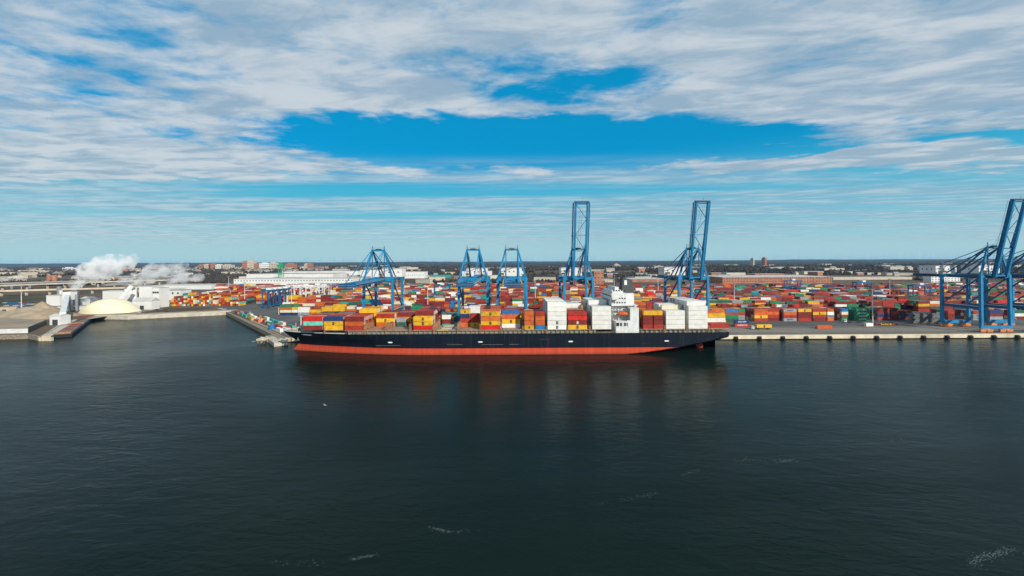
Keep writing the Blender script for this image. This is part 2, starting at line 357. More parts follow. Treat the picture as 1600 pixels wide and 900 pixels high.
# ------------------------------------------------------------------ containers
CW = 2.44
def cont_mesh(L, h, colname):
    key = 'container_%g_%g_%s' % (L, h, colname)
    if key in bpy.data.meshes: return bpy.data.meshes[key]
    m = CM[colname]; b = MB(); hl = L / 2
    b.box(-hl + .06, hl - .06, .05, CW - .05, .12, h - .06, m)
    for x in (-hl, hl - .16):
        for y in (0, CW - .16): b.box(x, x + .16, y, y + .16, 0, h, m)
    for y in (.01, CW - .11):
        for z in (.0, h - .13): b.box(-hl + .16, hl - .16, y, y + .10, z, z + .13, m)
    for x in (-hl + .01, hl - .11): 
        for z in (0, h - .13): b.box(x, x + .10, .16, CW - .16, z, z + .13, m)
    o = b.build(key, None); me = o.data; me.name = key; bpy.data.objects.remove(o); return me
def door_mesh(h, colname):
    key = 'door_%g_%s' % (h, colname)
    if key in bpy.data.meshes: return bpy.data.meshes[key]
    b = MB(); m = CM[colname]
    for y0 in (.18, CW / 2 + .01): b.box(0, .05, y0, y0 + CW / 2 - .2, .15, h - .15, m)
    for y in (.45, .95, 1.5, 2.0): b.cyl((.09, y, .15), (.09, y, h - .15), .035, n=5, m=M_steelw)
    for y in (.6, 1.7): b.box(.05, .12, y, y + .35, 1.1, 1.18, M_steelw)
    o = b.build(key, None); me = o.data; me.name = key; bpy.data.objects.remove(o); return me
_tm = {}
def text_mesh(lines, size, m, bold=.03):
    key = (lines, size, m.name)
    if key in _tm: return _tm[key]
    cu = bpy.data.curves.new('lettering', 'FONT'); cu.body = lines; cu.size = size; cu.align_x = 'CENTER'; cu.align_y = 'CENTER'; cu.offset = bold; cu.space_line = .58; cu.extrude = .012
    o = bpy.data.objects.new('lettering', cu); COL.objects.link(o); bpy.context.view_layer.update()
    dg = bpy.context.evaluated_depsgraph_get(); me = bpy.data.meshes.new_from_object(o.evaluated_get(dg)); me.name = 'emblem'
    me.transform(Matrix.Rotation(R(90), 4, 'X')); me.materials.clear(); me.materials.append(m)
    bpy.data.objects.remove(o); _tm[key] = me; return me
EMB = {'M': ('m\nsc', 1.75, M_dark, .085), 'W': ('m\nsc', 1.5, M_pale, .08), 'K': ('MAERSK', 1.5, mat('ink_blue', (.03, .08, .14)), .03), 'E': ('EVERGREEN', 1.35, M_pale, .04), 'C': ('CMA CGM', 1.5, M_pale, .04),
       'H': ('HAMBURG SÜD', 1.25, M_pale, .03), 'O': ('ONE', 1.7, M_pale, .05), 'h': ('Hapag-Lloyd', 1.3, mat('ink_navy', (.02, .05, .25)), .03)}
def container(x, y, z, col, label, group, L=12.19, h=2.79, em=None, door=1, rz=0):
    o = bpy.data.objects.new('shipping_container', cont_mesh(L, h, col)); COL.objects.link(o); o.location = (x, y, z); o.rotation_euler = (0, 0, rz)
    tag(o, label, 'shipping container', group)
    if door:
        d = bpy.data.objects.new('door', door_mesh(h, col)); COL.objects.link(d); d.parent = o
        if door > 0: d.location = (L / 2, 0, 0)
        else: d.location = (-L / 2, CW, 0); d.rotation_euler = (0, 0, math.pi)
    if em:
        s = EMB[em]; sc = 1 if L > 10 else .72
        e = bpy.data.objects.new('lettering' if em in 'KECHOh' else 'emblem', text_mesh(*s)); COL.objects.link(e); e.parent = o; e.location = (0, -.02, h / 2 + .05); e.scale = (sc, 1, sc)
    return o
stuff = MB()     # everything past the 300 that show largest
def sbox(x, y, z, col, L=12.19, h=2.79, along='x'):
    if along == 'x': stuff.box(x - L / 2, x + L / 2, y, y + CW, z, z + h, CM[col])
    else: stuff.box(x, x + CW, y, y + L, z, z + h, CM[col])
def wpick(d):
    r = random.random() * sum(d.values())
    for k, v in d.items():
        r -= v
        if r <= 0: return k
    return k
CODE = {'R': 'bright red', 'r': 'red', 'd': 'dark red', 'o': 'orange', 'y': 'yellow', 'Y': 'yellow', 'w': 'white', 'W': 'white', 'c': 'cream', 'g': 'grey', 'G': 'green', 'D': 'dark green',
        'm': 'mint', 't': 'teal', 'n': 'navy', 'b': 'blue', 'B': 'brown', 'p': 'pink', 'k': 'grey', 'E': 'green', 'C': 'navy', 'H': 'red', 'x': 'dark red', 'L':'cream'}
EM = {'Y': 'M', 'W': 'M', 'L': 'M', 'k': 'K', 'E': 'E', 'C': 'C', 'H': 'H', 'x': 'W'}

# ------------------------------------------------------------------ the ship
SB = 266.0; HB = 19.0; YC = SB + HB; SX0, SX1 = -155.5, 142.0; DK = 13.6
ship = empty('container_ship', (0, 0, 0), 0, 'long black container ship with red waterline moored along the quay', 'container ship')
def stem(z): 
    t = z / DK
    return -149.0 + 3.5 * math.sin(math.pi * min(1, max(0, t) * 1.25)) * (1 if t < .8 else 1) - 6.5 * max(0, t - .35) / .65 if t > .0 else -149.5
def hbd(s): return HB * min(1, (max(s, 0) / 62)) ** .55
def hbw(s): return HB * math.sin(math.pi / 2 * min(1, max(s, 0) / 105)) ** .95
def half(X, z, s):
    t = min(1, max(0, z / DK)) ** 1.25
    bow = hbw(s) * (1 - t) + hbd(s) * t
    e = SX1 - X
    if e < 75:                                  # stern: the counter rises and the waterline closes in
        zb = -4 + 11.2 * (1 - e / 75) ** 1.5 if e < 75 else -4
        k = (z - zb) / 3.6
        wl = 0 if k <= 0 else min(1, k) ** .42
        sternb = HB * (1 - .05 * (1 - min(1, e / 30))) * wl
        return min(bow, sternb)
    return bow
ZL = [-3, -1.5, -.5, 0, .5, 1, 1.5, 2, 2.6, 3.2, 3.7, 4.2, 4.7, 5.2, 5.7, 6.2, 6.7, 7.2, 7.7, 8.2, 9, 10.5, 12, DK]
b = MB(); NS = 130
us = [(i / NS) ** 1.0 for i in range(NS + 1)]
for side in (-1, 1):
    base = len(b.v)
    for z in ZL:
        xs = stem(z)
        for u in us:
            uu = u ** 1.35; X = xs + (SX1 - xs) * uu; hbv = half(X, z, X - xs); b.v.append((X, YC + side * hbv, z))
    n = NS + 1
    for k in range(len(ZL) - 1):
        mt = M_boot if ZL[k] < 4.1 else M_hull
        for i in range(NS):
            a = base + k * n + i; q = (a, a + 1, a + n + 1, a + n)
            b.f.append(q if side < 0 else q[::-1]); b.mi.append(b._m(mt))
# transom
for k in range(len(ZL) - 1):
    z0, z1 = ZL[k], ZL[k + 1]; h0 = half(SX1, z0, 290); h1 = half(SX1, z1, 290)
    if h1 > 0: b.quad([(SX1, YC - h0, z0), (SX1, YC + h0, z0), (SX1, YC + h1, z1), (SX1, YC - h1, z1)], M_boot if z0 < 4.1 else M_hull)
b.build('hull', None, ship, smooth=False)
b = MB(); top = []; xs = stem(DK)
for u in us: X = xs + (SX1 - xs) * u ** 1.35; top.append((X, half(X, DK, X - xs)))
for (x0, h0), (x1, h1) in zip(top, top[1:]): b.quad([(x0, YC - h0, DK - .3), (x1, YC - h1, DK - .3), (x1, YC + h1, DK - .3), (x0, YC + h0, DK - .3)])
b.build('deck', M_deckg, ship)
b = MB()   # pale bulwark cap round the bow, grey walkway rail aft
for (x0, h0), (x1, h1) in zip(top, top[1:]):
    if x1 < -105: 
        for s in (-1, 1): b.beam((x0, YC + s * h0, DK + .1), (x1, YC + s * h1, DK + .1), .5, .35, M_steelw)
b.build('bulwark_cap', None, ship)
for s in (-1, 1):
    b = MB()
    for x in [q * 2.4 for q in range(-50, 58)]:
        hh = half(x, DK, x - xs) - .25; b.beam((x, YC + s * hh, DK - .3), (x, YC + s * hh, DK + .95), .07, m=M_tan)
    for z in (DK + .5, DK + .95):
        for (x0, h0), (x1, h1) in zip(top, top[1:]):
            if x0 > -120: b.beam((x0, YC + s * (h0 - .25), z), (x1, YC + s * (h1 - .25), z), .07, m=M_tan)
    b.build('railing', None, ship)
b = MB()   # coaming with its buttresses
b.box(-104, 56, SB + 1.6, SB + 2 * HB - 1.6, DK - .3, DK + 2.1, M_coam); b.box(83, 133, SB + 1.9, SB + 2 * HB - 1.9, DK - .3, DK + 2.1, M_coam)
for x in [q * 3.05 for q in range(-34, 44)]:
    if x < 56 or x > 84: b.box(x - .15, x + .15, SB + .5, SB + 1.6, DK - .3, DK + 1.9, M_coam)
b.box(-104, 56, SB + .4, SB + 1.9, DK + 1.9, DK + 2.12, M_coam); b.box(83, 133, SB + .4, SB + 1.95, DK + 1.9, DK + 2.12, M_coam)
b.build('hatch_coaming', None, ship)
for px_ in (609, 750, 891, 1041):
    x = xat(px_, SB); b = MB(); b.beam((x - 1.5, SB - .03, 8.3), (x + 1.5, SB - .03, 8.3), .06, .45); b.beam((x - .9, SB - .05, 8.3), (x + .9, SB - .05, 8.3), .06, .8); b.build('hull_mark', M_pale, ship)
# scuffs: a line of worn rubbing plates
for a_, b_, z in ((-86, -70, 6.2), (-40, -30, 6.6), (-18, -4, 6.5), (0, 6, 6.6)): b = MB(); b.box(a_, b_, SB - .02, SB + .1, z, z + .12); b.build('rubbing_strip', M_grey, ship)
b = MB(); xr = xat(470, 276); b.box(0, 9, -.02, .02, 0, .7); o = b.build('name_board', M_grey, ship); o.location = (xat(468, 274), YC - half(-137, 12.0, 18) - .25, 11.8); o.rotation_euler = (0, 0, R(-22))
# anchor, draft pocket
b = MB(); ax = -143.5; ay = YC - half(ax, 8.5, ax - stem(8.5)) - .3; b.beam((ax, ay, 7.2), (ax, ay, 9.6), .4); b.beam((ax - .9, ay, 7.4), (ax + .9, ay, 7.4), .45); b.build('anchor', M_grey, ship)
b = MB(); b.beam((131, YC, -2.5), (131, YC, 3.6), 4.5, 1.0); b.build('rudder', M_boot, ship)
# forecastle gear
b = MB(); 
for x, y in ((-146, -3), (-146, 3), (-138, -7), (-138, 6), (-130, -9), (-131, 5)):
    b = MB(); b.cyl((x - 1.2, YC + y, DK + .9), (x + 1.2, YC + y, DK + .9), .9, m=M_tan); b.box(x - 1.5, x + 1.5, YC + y - .9, YC + y + .9, DK - .3, DK + .3, M_deckg); b.box(x + 1.2, x + 2.1, YC + y - .5, YC + y + .6, DK - .3, DK + 1.6, M_tan); b.build('mooring_winch', None, ship)
b = MB()
for q in range(16): x = -148 + q * 1.9; b = MB(); b.cyl((x, YC - half(x, DK, x - xs) + 1, DK - .3), (x, YC - half(x, DK, x - xs) + 1, DK + .55), .25, n=6); b.build('mooring_bollard', M_tan, ship)
fm = MB(); mx = xat(467.5, 283); fm.cyl((mx, YC, DK), (mx, YC, DK + 11.5), .38, .25, m=M_steelw); fm.beam((mx - 1.6, YC, DK + 9.5), (mx + 1.6, YC, DK + 9.5), .2, m=M_steelw); fm.box(mx - .6, mx + .6, YC - .6, YC + .6, DK + 10, DK + 11, M_grey)
fm.build('foremast', None, ship)
fm = MB(); mx = -147; fm.cyl((mx, YC, DK), (mx, YC, DK + 5), .15, m=M_steelw); fm.build('bow_staff', None, ship)
# breakwater
b = MB(); b.beam((-122.5, YC - 13, DK + 1.2), (-125, YC, DK + 1.4), .3, 3.0); b.beam((-125, YC, DK + 1.4), (-122.5, YC + 13, DK + 1.2), .3, 3.0); b.build('breakwater', M_deckg, ship)

# bays. (px left, px right, [(row0, row1, columns)]); a column string is bottom to top, '|' splits 20 ft pairs
CZ = DK + 2.45; GRP = 'containers stacked on the ship'
rowY = lambda j: SB + .55 + j * 2.5
BAYS = [
 (473, 503, [(1, 1, 'dmR'), (2, 12, 'dor'), ], 3),
 (505, 535.5, [(1, 1, 'yYn'), (2, 12, 'rod')], 2),
 (538, 568, [(0, 0, 'rod'), (1, 13, 'rdr')], 0),
 (562, 587, [(8, 13, 'yyyy')], 0),
 (586, 617, [(6, 6, 'oYr'), (7, 9, 'oyy'), (11, 14, 'drd')], 0),
 (618, 634, [(6, 6, 'Dg')], 0), (635, 650, [(7, 7, 'rY')], 0), (622, 648, [(9, 14, 'dod')], 0),
 (645, 675.5, [(0, 0, 'RYY'), (2, 2, 'rryd'), (3, 14, 'dddr')], 0),
 (688, 706, [(9, 9, 'tdw'), (11, 14, 'dr')], 0),
 (719, 733, [(5, 5, 'ornY'), (6, 7, 'rood')], 0), (735, 748, [(5, 5, 'Yrr'), (6, 6, 'yrd')], 0),
 (751, 780.5, [(0, 0, 'RYoY'), (1, 14, 'royo')], 0),
 (783, 813, [(3, 3, 'wYo'), (5, 5, 'nb'), (8, 14, 'dGb')], 0),
 (819, 834, [(0, 0, 'Yooo'), (1, 4, 'oror')], 0), (836, 851, [(0, 0, 'boor'), (1, 4, 'roo')], 0), (820, 850, [(6, 14, 'ddB')], 0),
 (855, 885, [(0, 0, 'WWwwww'), (1, 13, 'wwwwww')], 0),
 (887, 917, [(0, 0, 'YxRr'), (2, 6, 'drdd'), (8, 13, 'drwww')], 0),
 (925, 954.5, [(0, 0, 'WWwww'), (1, 4, 'wwwww'), (5, 13, 'wwwwww')], 0),
 (1005, 1019, [(0, 0, 'rxd')], 0), (1021, 1035.5, [(0, 0, 'rdd')], 0), (1005, 1035, [(0, 0, '...Y'), (1, 3, 'rrdr'), (5, 13, 'ddG')], 0),
 (1040, 1070, [(0, 0, 'Wwww'), (1, 2, 'wwww'), (3, 3, 'wwwwL'), (4, 4, 'wwww'), (5, 8, 'wwwww')], 0),
 (1075, 1105.5, [(0, 0, 'wwwww'), (1, 1, 'wwwwcW'), (2, 13, 'wwwwww')], 0),
 (1109.5, 1139.5, [(1, 1, 'r'), (3, 3, 'rwY'), (5, 5, 'rro'), (8, 12, 'dwo')], 0),
]
tops = []
nind = 0; seen_lab = {}
names = ['stack nearest the bow', 'second stack from the bow', 'third stack from the bow, just before the sunken bays', 'set-back yellow stack behind the third bay', 'set-back stack with emblem left of the green twenty-footer',
 'short set-back stack marked with green', 'short stack right of the green container', 'back row behind the green container', 'yellow and red stack at the middle left of the deck', 'small stack down in the open hold',
 'narrow navy-banded stack by the open hold', 'narrow leaning-red stack by the open hold', 'tall yellow and orange stack amidships', 'low stack right of amidships', 'narrow orange stack left of the tall white one', 'narrow blue-footed stack beside the tall white one',
 'back row behind the narrow orange stacks', 'six-high white stack amidships', 'red stack between two white ones', 'five-high white stack forward of the bridge', 'narrow red stack just aft of the bridge', 'second narrow red stack aft of the bridge', 'yellow-topped bay aft of the bridge',
 'four-high white stack aft of the bridge', 'tallest white stack near the stern', 'last low stack at the stern']
tiern = ['bottom', 'second', 'third', 'fourth', 'fifth', 'sixth']
for bi, (p0, p1, groups, inset) in enumerate(BAYS):
    for (r0, r1, colstr) in groups:
        for j in range(r0, r1 + 1):
            y = rowY(j)
            if bi in (0, 1) :
                if abs(y + 1.2 - YC) > (15.5 if bi == 0 else 17.5): continue
            D0 = rowY(groups[0][0]); X0, X1 = xat(p0, D0), xat(p1, D0); x = (X0 + X1) / 2; L = 12.19 if X1 - X0 > 8.5 else 6.06
            z = CZ if (j > 4 or 'o' == 'x') else CZ
            if bi == 9: z = CZ - 2.0
            for k, ch in enumerate(colstr):
                if ch == '.': z += 2.92; continue
                front = (j == r0); topk = (k == len(colstr) - 1)
                if not (front or topk or True): continue
                col = CODE[ch]
                if not front:
                    if col == 'white': col = random.choice(['white'] * 6 + ['cream', 'grey'])
                    elif random.random() < .35: col = random.choice(['dark red', 'red', 'red', 'orange', 'brown', 'grey', 'yellow'])
                indiv = front or (topk and j <= r0 + 5 and L > 7 and bi not in (4,)) 
                h = 2.79
                if indiv and nind < 175:
                    rw = 'side row' if j == 0 else '%s row back' % nth(j)
                    lab = '%s container, %s tier, %s, %s' % (col, tiern[k], rw, names[bi])
                    w_ = lab.split()
                    if len(w_) > 16: lab = ' '.join(w_[:16])
                    container(x, y, z, col, lab, GRP, L, h, EM.get(ch) if front else None, 1 if x < 0 else -1); nind += 1
                else: sbox(x, y, z, col, L, h)
                z += h + .13
# hatch covers and lashing bridges
cov = [(473, 503), (505, 535), (538, 568), (571, 601), (604, 634), (645, 675), (680, 711), (718, 749), (751, 781), (785, 815), (819, 851), (855, 885), (887, 919), (925, 954.5), (1005, 1035), (1040, 1070), (1075, 1105), (1109, 1139)]
for i, (a, c) in enumerate(cov):
    x0, x1 = xat(a, SB + .6), xat(c, SB + .6); b = MB(); ys, ye = (SB + .5, SB + 2 * HB - .5) if i > 1 else ((YC - 14, YC + 14) if i == 0 else (YC - 16.5, YC + 16.5))
    if i == 6:
        b.box(x0, x1, ys + 12, ys + 13, DK + 1.0, DK + 2.4, M_hatch); b.box(x0, x1, SB + 1.4, SB + 4, DK + 2.1, DK + 2.4, M_hatch); b.box(x0 + 3, x1 - 3, SB + 5, SB + 9, DK + 1.8, DK + 2.7, M_conc)
        b.box(x0 + 3, x1 - 3, SB + 13, SB + 18, DK + 2.5, DK + 3.2, M_conc); b.box(x0 + 1, x0 + 8, SB + .7, SB + 1.3, DK + 2.1, DK + 2.5, CM['yellow'])
    else: b.box(x0, x1, ys, ye, DK + 2.12, DK + 2.42, M_hatch)
    b.build('hatch_cover', None, ship)
lb = [504, 536.5, 569.5, 602.5, 640, 677.5, 715, 750, 782.5, 816.5, 853, 886.2, 921, 1037.5, 1072.5, 1107]
for i, p in enumerate(lb):
    x = xat(p, SB + .6); b = MB(); y0 = SB + .3 if i > 1 else SB + 3; y1 = 2 * YC - y0; hgt = 6.2 if i in (2, 3, 4, 5, 6, 7, 8) else 4.4
    yy = y0
    while yy <= y1 + .1:
        b.box(x - .45, x - .15, yy - .16, yy + .16, DK, DK + hgt, M_rust); b.box(x + .15, x + .45, yy - .16, yy + .16, DK, DK + hgt, M_rust); yy += 2.5
    for z in (DK + 3.0, DK + hgt): b.box(x - .5, x + .5, y0, y1, z - .12, z + .04, M_rust)
    b.box(x - .5, x - .44, y0, y1, DK + hgt + 1, DK + hgt + 1.06, M_rust)
    b.build('lashing_bridge', None, ship)
# accommodation block
XL, XR = xat(957, SB + 1), xat(998, SB + 1)
acc = MB(); acc.box(XL + 1.2, XR - 1, SB + 8.5, SB + 2 * HB - 8.5, DK, 30.5); 
acc.box(XL + .2, XR - 6.5, SB + 4.5, SB + 2 * HB - 4.5, 30.5, 38.6); acc.box(XL + .9, XL + 8, SB + 6, SB + 2 * HB - 6, 38.6, 40.6); acc.box(XL + 3.5, XL + 6, SB + 9, SB + 2 * HB - 9, 40.6, 42.6)
accb = acc.build('accommodation_block', M_steelw, ship)
sd_ = MB(); sx0, sx1 = xat(962, SB), xat(998, SB)
sd_.box(sx0, sx1, SB + .25, SB + 8.5, DK, 21.0); sd_.box(xat(984.5, SB), sx1, SB + .25, SB + 8.5, 21, 29.6)
n_ = 8; cx_, cz_, rr = xat(984.5, SB), 28.6, 4.0    # swept edge of the lifeboat opening
for i in range(n_):
    a0 = i / n_; a1 = (i + 1) / n_; xa = sx1 * 0 + cx_ - 2.6 * (1 - a0) ** 2.2; xb = cx_ - 2.6 * (1 - a1) ** 2.2
    sd_.hexa([(xa, SB + .25, 21 + 5.0 * a0 * .0), (cx_, SB + .25, 21), (cx_, SB + .8, 21), (xa, SB + .8, 21), (xb, SB + .25, 21 + 5 * a1), (cx_, SB + .25, 21 + 5 * a1), (cx_, SB + .8, 21 + 5 * a1), (xb, SB + .8, 21 + 5 * a1)])
    break
sd_.build('side_house', M_steelw, ship)
class WN:
    def box(s, *a): b = MB(); b.box(*a); b.build('window', M_glass, accb)
wn = WN()
for x in (963.5, 965.5, 969, 971, 975, 977, 979.5):
    X = xat(x, SB); wn.box(X - .3, X + .35, SB + .2, SB + .24, 17.9, 20.2)
wn.box(xat(962.5, SB), xat(967, SB), SB + .17, SB + .2, 18.1, 20.0)
for z in (32.2, 35.0, 40.0):
    for q in range(5): wn.box(XL + 1.6 + q * 1.7, XL + 2.5 + q * 1.7, SB + (4.44 if z < 38 else 5.94), SB + (4.48 if z < 38 else 5.98), z, z + .9)
for z in (24, 27):
    for q in range(6): wn.box(XL + 2 + q * 2.1, XL + 3 + q * 2.1, SB + 8.42, SB + 8.47, z, z + .9)
for y in range(12): wn.box(XL + .12, XL + .17, SB + 6 + y * 2.2, SB + 7.3 + y * 2.2, 36.2, 37.2)
for z in (24, 27, 33):
    for y in range(9): wn.box(XL + (1.12 if z < 30 else .12), XL + (1.17 if z < 30 else .17), SB + 10 + y * 2.2, SB + 10.8 + y * 2.2, z, z + .8)
bw = MB(); bw.box(XL - .4, XL + 4, SB + .6, SB + 2 * HB - .6, 34.9, 35.2); bw.box(XL - .4, XL + 4, SB + .6, SB + .8, 35.2, 36.4); bw.box(XL - .42, XL - .3, SB + .6, SB + 2 * HB - .6, 35.2, 36.4)
for y in (SB + 3, SB + 2 * HB - 3): bw.beam((XL + 1.5, y, 35), (XL + 1.5, y + (2.5 if y < YC else -2.5), 31), .4)
bw.build('bridge_wing', M_steelw, accb)
dk = MB()
for z in (21.05, 24.2, 27.3, 30.5): dk.box(XL + 1, XR - .5, SB + 5.5, SB + 8.6, z, z + .18); dk.box(XR - 1.2, XR + 1.2, SB + 6, SB + 2 * HB - 6, z, z + .18)
for z in (22, 25.2, 28.3, 31.5): dk.box(XL + 1, XR - .5, SB + 5.5, SB + 5.56, z + .1, z + .16)
for x in range(8): dk.box(XL + 1.2 + x * 2, XL + 1.3 + x * 2, SB + 5.5, SB + 5.58, 21, 31.6)
dk.build('balcony_deck', M_steelw, accb)
lbt = empty('lifeboat', (xat(974.5, SB), SB + 2.6, 25.6)); lbt.parent = ship
q = MB(); q.blob((0, 0, 0), 3.7, 1.3, 1.35, CM['orange'], 14, 8); q.box(-2.4, 2.2, -1.0, 1.0, .3, 1.45, CM['orange']); q.build('boat_hull', None, lbt)
q = MB(); 
for x in (-2.2, 2.2): q.beam((x, 2.2, -4.6), (x, 2.2, 2.2), .35); q.beam((x, 2.2, 2.2), (x, -.2, 2.6), .35)
q.build('davit', M_steelw, lbt)
fu = MB(); fx0 = xat(967.5, 284); fx1 = xat(987.5, 284)
fu.hexa([(fx0 + 1, YC - 4, 38), (fx1, YC - 4, 38), (fx1, YC + 4, 38), (fx0 + 1, YC + 4, 38), (fx0 + 1.8, YC - 3.4, 48.8), (fx1 - .6, YC - 3.4, 47.2), (fx1 - .6, YC + 3.4, 47.2), (fx0 + 1.8, YC + 3.4, 48.8)], M_dgrey)
for y in (-2, 0, 2): fu.cyl((fx0 + 3.6, YC + y, 47.5), (fx0 + 3.6, YC + y, 50), .5, m=M_dgrey)
fu.box(fx0 + 2.6, fx0 + 4.4, YC - 3.95, YC - 3.6, 43.6, 46.8, M_pale); funnel = fu.build('funnel', None, ship)
cs = MB(); cs.box(fx0 - .5, fx1 - .6, YC - 7, YC + 7, 22, 38.1); cs.box(fx0 + 1, fx1 + .5, YC - 9, YC - 7, 22, 30); cs.build('funnel_casing', M_steelw, ship)
ms = MB(); mx = xat(962.5, 284); ms.cyl((mx, YC, 42.3), (mx, YC, 49), .7, .45, m=M_dgrey); ms.beam((mx - 6.5, YC, 48.2), (mx + 1.5, YC, 48.4), .9, .5, M_dgrey); ms.beam((mx - 5, YC, 46.8), (mx, YC, 46.9), .25, m=M_dgrey); ms.box(mx - 6.8, mx - 5.6, YC - .5, YC + .5, 48.4, 49.3, M_dgrey); ms.cyl((mx, YC, 49), (mx, YC, 52), .12, m=M_dgrey)
ms.build('radar_mast', None, ship)
ms = MB()
for k in range(7): ms.box(XR + 1.2 + k * .02, XR + 2.4, SB + 2, SB + 4.2, DK + .2 + k * .01, DK + .6); break
ms.build('stores_hatch', M_coam, ship)

# ------------------------------------------------------------------ ship-to-shore cranes (origin: middle of the front rail)
def crane_proto(up):
    t = empty('gantry_crane', (0, 0, 0))
    B = M_crane
    for sx in (-1, 1):
        for y in (0, 29):
            b = MB(); b.beam((sx * 11.2, y, 5.0), (sx * 11.0, y + (.6 if y == 0 else 0), 44), 1.7, 2.0, B, up=(0, 1, 0)); b.build('leg', None, t)
            b = MB()
            for q in (-1, 1):
                cx = sx * 7.6 + q * 2.6
                b.box(cx - 2.3, cx + 2.3, y - .8, y + .8, 1.0, 2.4, M_orange)
                for wq in (-1.5, -.5, .5, 1.5): b.cyl((cx + wq, y - .45, .5), (cx + wq, y + .45, .5), .46, n=8, m=M_orange)
                b.box(cx - 1.2, cx + 1.2, y - .7, y + .7, .6, 1.3, M_orange)
            b.box(sx * 7.6 - 3, sx * 7.6 + 3, y - .5, y + .5, 2.2, 3.0, M_orange)
            b.build('bogie', None, t)
    b = MB()
    for y in (0, 29): b.box(-12.2, 12.2, y - .8, y + .8, 3.0, 5.3, B)
    b.build('sill_beam', None, t)
    for sx in (-1, 1):
        b = MB(); b.box(sx * 11.1 - .7, sx * 11.1 + .7, 1, 28, 17.6, 19.8, M_craned); b.box(sx * 11.1 - .1, sx * 11.1 + 1.5, 1, 28, 19.8, 19.9, M_tan)
        for y in range(1, 29, 3): b.box(sx * 11.1 + .7, sx * 11.1 + .78, y, y + .08, 19.9, 21)
        b.build('portal_beam', None, t)
        b = MB(); b.beam((sx * 11.1, 1, 42.5), (sx * 11.1, 28.2, 20.3), .8, m=M_craned); b.beam((sx * 11.1, 1, 18), (sx * 11.1, 20, 5.5) if False else (sx * 11.1, 28, 42.5) if False else (sx * 11.1, 28, 19), .5, m=M_craned); b.build('brace', None, t)
    b = MB()
    for y in (.6, 29): b.box(-12, 12, y - .7, y + .7, 42, 44.4, B)
    b.box(-10.2, -9.6, 0, 29, 43, 44, M_craned); b.box(9.6, 10.2, 0, 29, 43, 44, M_craned)
    b.build('top_beam', None, t)
    b = MB()
    for sx in (-1, 1): b.box(sx * 4.7 - .6, sx * 4.7 + .6, -2.5, 60, 41.6, 44.0, M_craned); b.box(sx * 6 - .5, sx * 6 + .5, -2.5, 60, 43.6, 43.7, M_tan); b.box(sx * 6.5 - .04, sx * 6.5 + .04, -2.5, 60, 44.6, 44.7, M_tan)
    for y in range(0, 60, 9): b.box(-4.5, 4.5, y + .5, y + .9, 42.2, 43.2, M_craned)
    b.build('girder', None, t)
    b = MB(); b.box(-9, 9, 36, 50, 44.2, 51); mh = b.build('machinery_house', M_white, t)
    b = MB(); b.box(-9.3, 9.3, 35.7, 50.3, 51, 51.35); b.build('roof', M_roofw, mh)
    for x in (-6, -2, 2, 6): b = MB(); b.box(x - .5, x + .5, 35.94, 35.98, 47.5, 48.7); b.build('window', M_glass, mh)
    for y in (39, 43, 47): b = MB(); b.box(-9.06, -9.02, y, y + 1, 47.5, 48.7); b.build('window', M_glass, mh)
    b = MB(); b.box(-10, 10, 34.5, 36, 44.0, 44.18); b.box(-10, 10, 34.5, 34.56, 45.1, 45.2)
    for x in range(-10, 11, 2): b.box(x, x + .07, 34.5, 34.57, 44.2, 45.2)
    b.box(-9, -6.4, 30, 34, 44.2, 47, ); b.build('walkway', M_tan, t)
    # A-frame
    for sx in (-1, 1):
        b = MB(); b.beam((sx * 10.8, .6, 44), (sx * 4.6, 1.2, 66), 1.1, 1.3, B); b.beam((sx * 4.7, 24, 44), (sx * 4.6, 1.6, 65.6), .75, 1.0, M_craned)
        b.beam((sx * 4.7, .5, 44), (sx * 4.6, 1.2, 65), .5, .6, M_craned); b.beam((sx * 4.6, 1.2, 66), (sx * 4.6, 1.2, 69.5), .35, m=M_craned)
        b.build('mast_leg', None, t)
    b = MB(); b.box(-5.2, 5.2, .5, 2, 65.2, 66.4, B); b.box(-5.6, 5.6, -.6, 3, 66.8, 66.95, M_tan); b.box(-5.6, 5.6, -.6, -.5, 67.8, 67.9, M_craned)
    for x in (-5.6, -2.8, 0, 2.8, 5.5): b.box(x, x + .1, -.6, -.5, 66.9, 67.9, M_craned)
    b.cyl((-2, 1.2, 66.4), (2, 1.2, 66.4), .8, m=M_craned); b.beam((-7.4, .6, 56), (7.4, .6, 56), .4, m=B) if not up else None
    b.build('mast_head', None, t)
    for sx in (-1, 1):
        b = MB(); b.beam((sx * 4.6, 1.5, 66), (sx * 4.7, 57, 44), .42, m=M_craned); b.beam((sx * 4.6, 1.5, 65.5), (sx * 4.7, 33, 44), .7, m=M_craned); b.build('backstay', None, t)
    # boom
    an = R(78) if up else R(-.5); hx = Vector((0, -3, 42.8)); d = Vector((0, -math.cos(an), math.sin(an))); nrm = Vector((0, -math.sin(an), -math.cos(an))) * -1; LB = 58
    b = MB()
    for sx in (-1, 1): b.beam(hx + Vector((sx * 4.4, 0, 0)), hx + d * LB + Vector((sx * 4.4, 0, 0)), 1.3, 2.2, B, up=nrm)
    P = lambda s, x: hx + d * s + Vector((x, 0, 0))
    for s in (1, 22, 34 if up else 12, 57.2): b.beam(P(s, -4.4), P(s, 4.4), .9 if s in (1, 57.2) else .45, m=B)
    st = [2, 13, 22, 34, 46, 57]
    for i in range(len(st) - 1): b.beam(P(st[i], -4.0 if i % 2 else 4.0), P(st[i + 1], 4.0 if i % 2 else -4.0), .32, m=M_craned)
    bo = b.build('boom', None, t)
    b = MB()
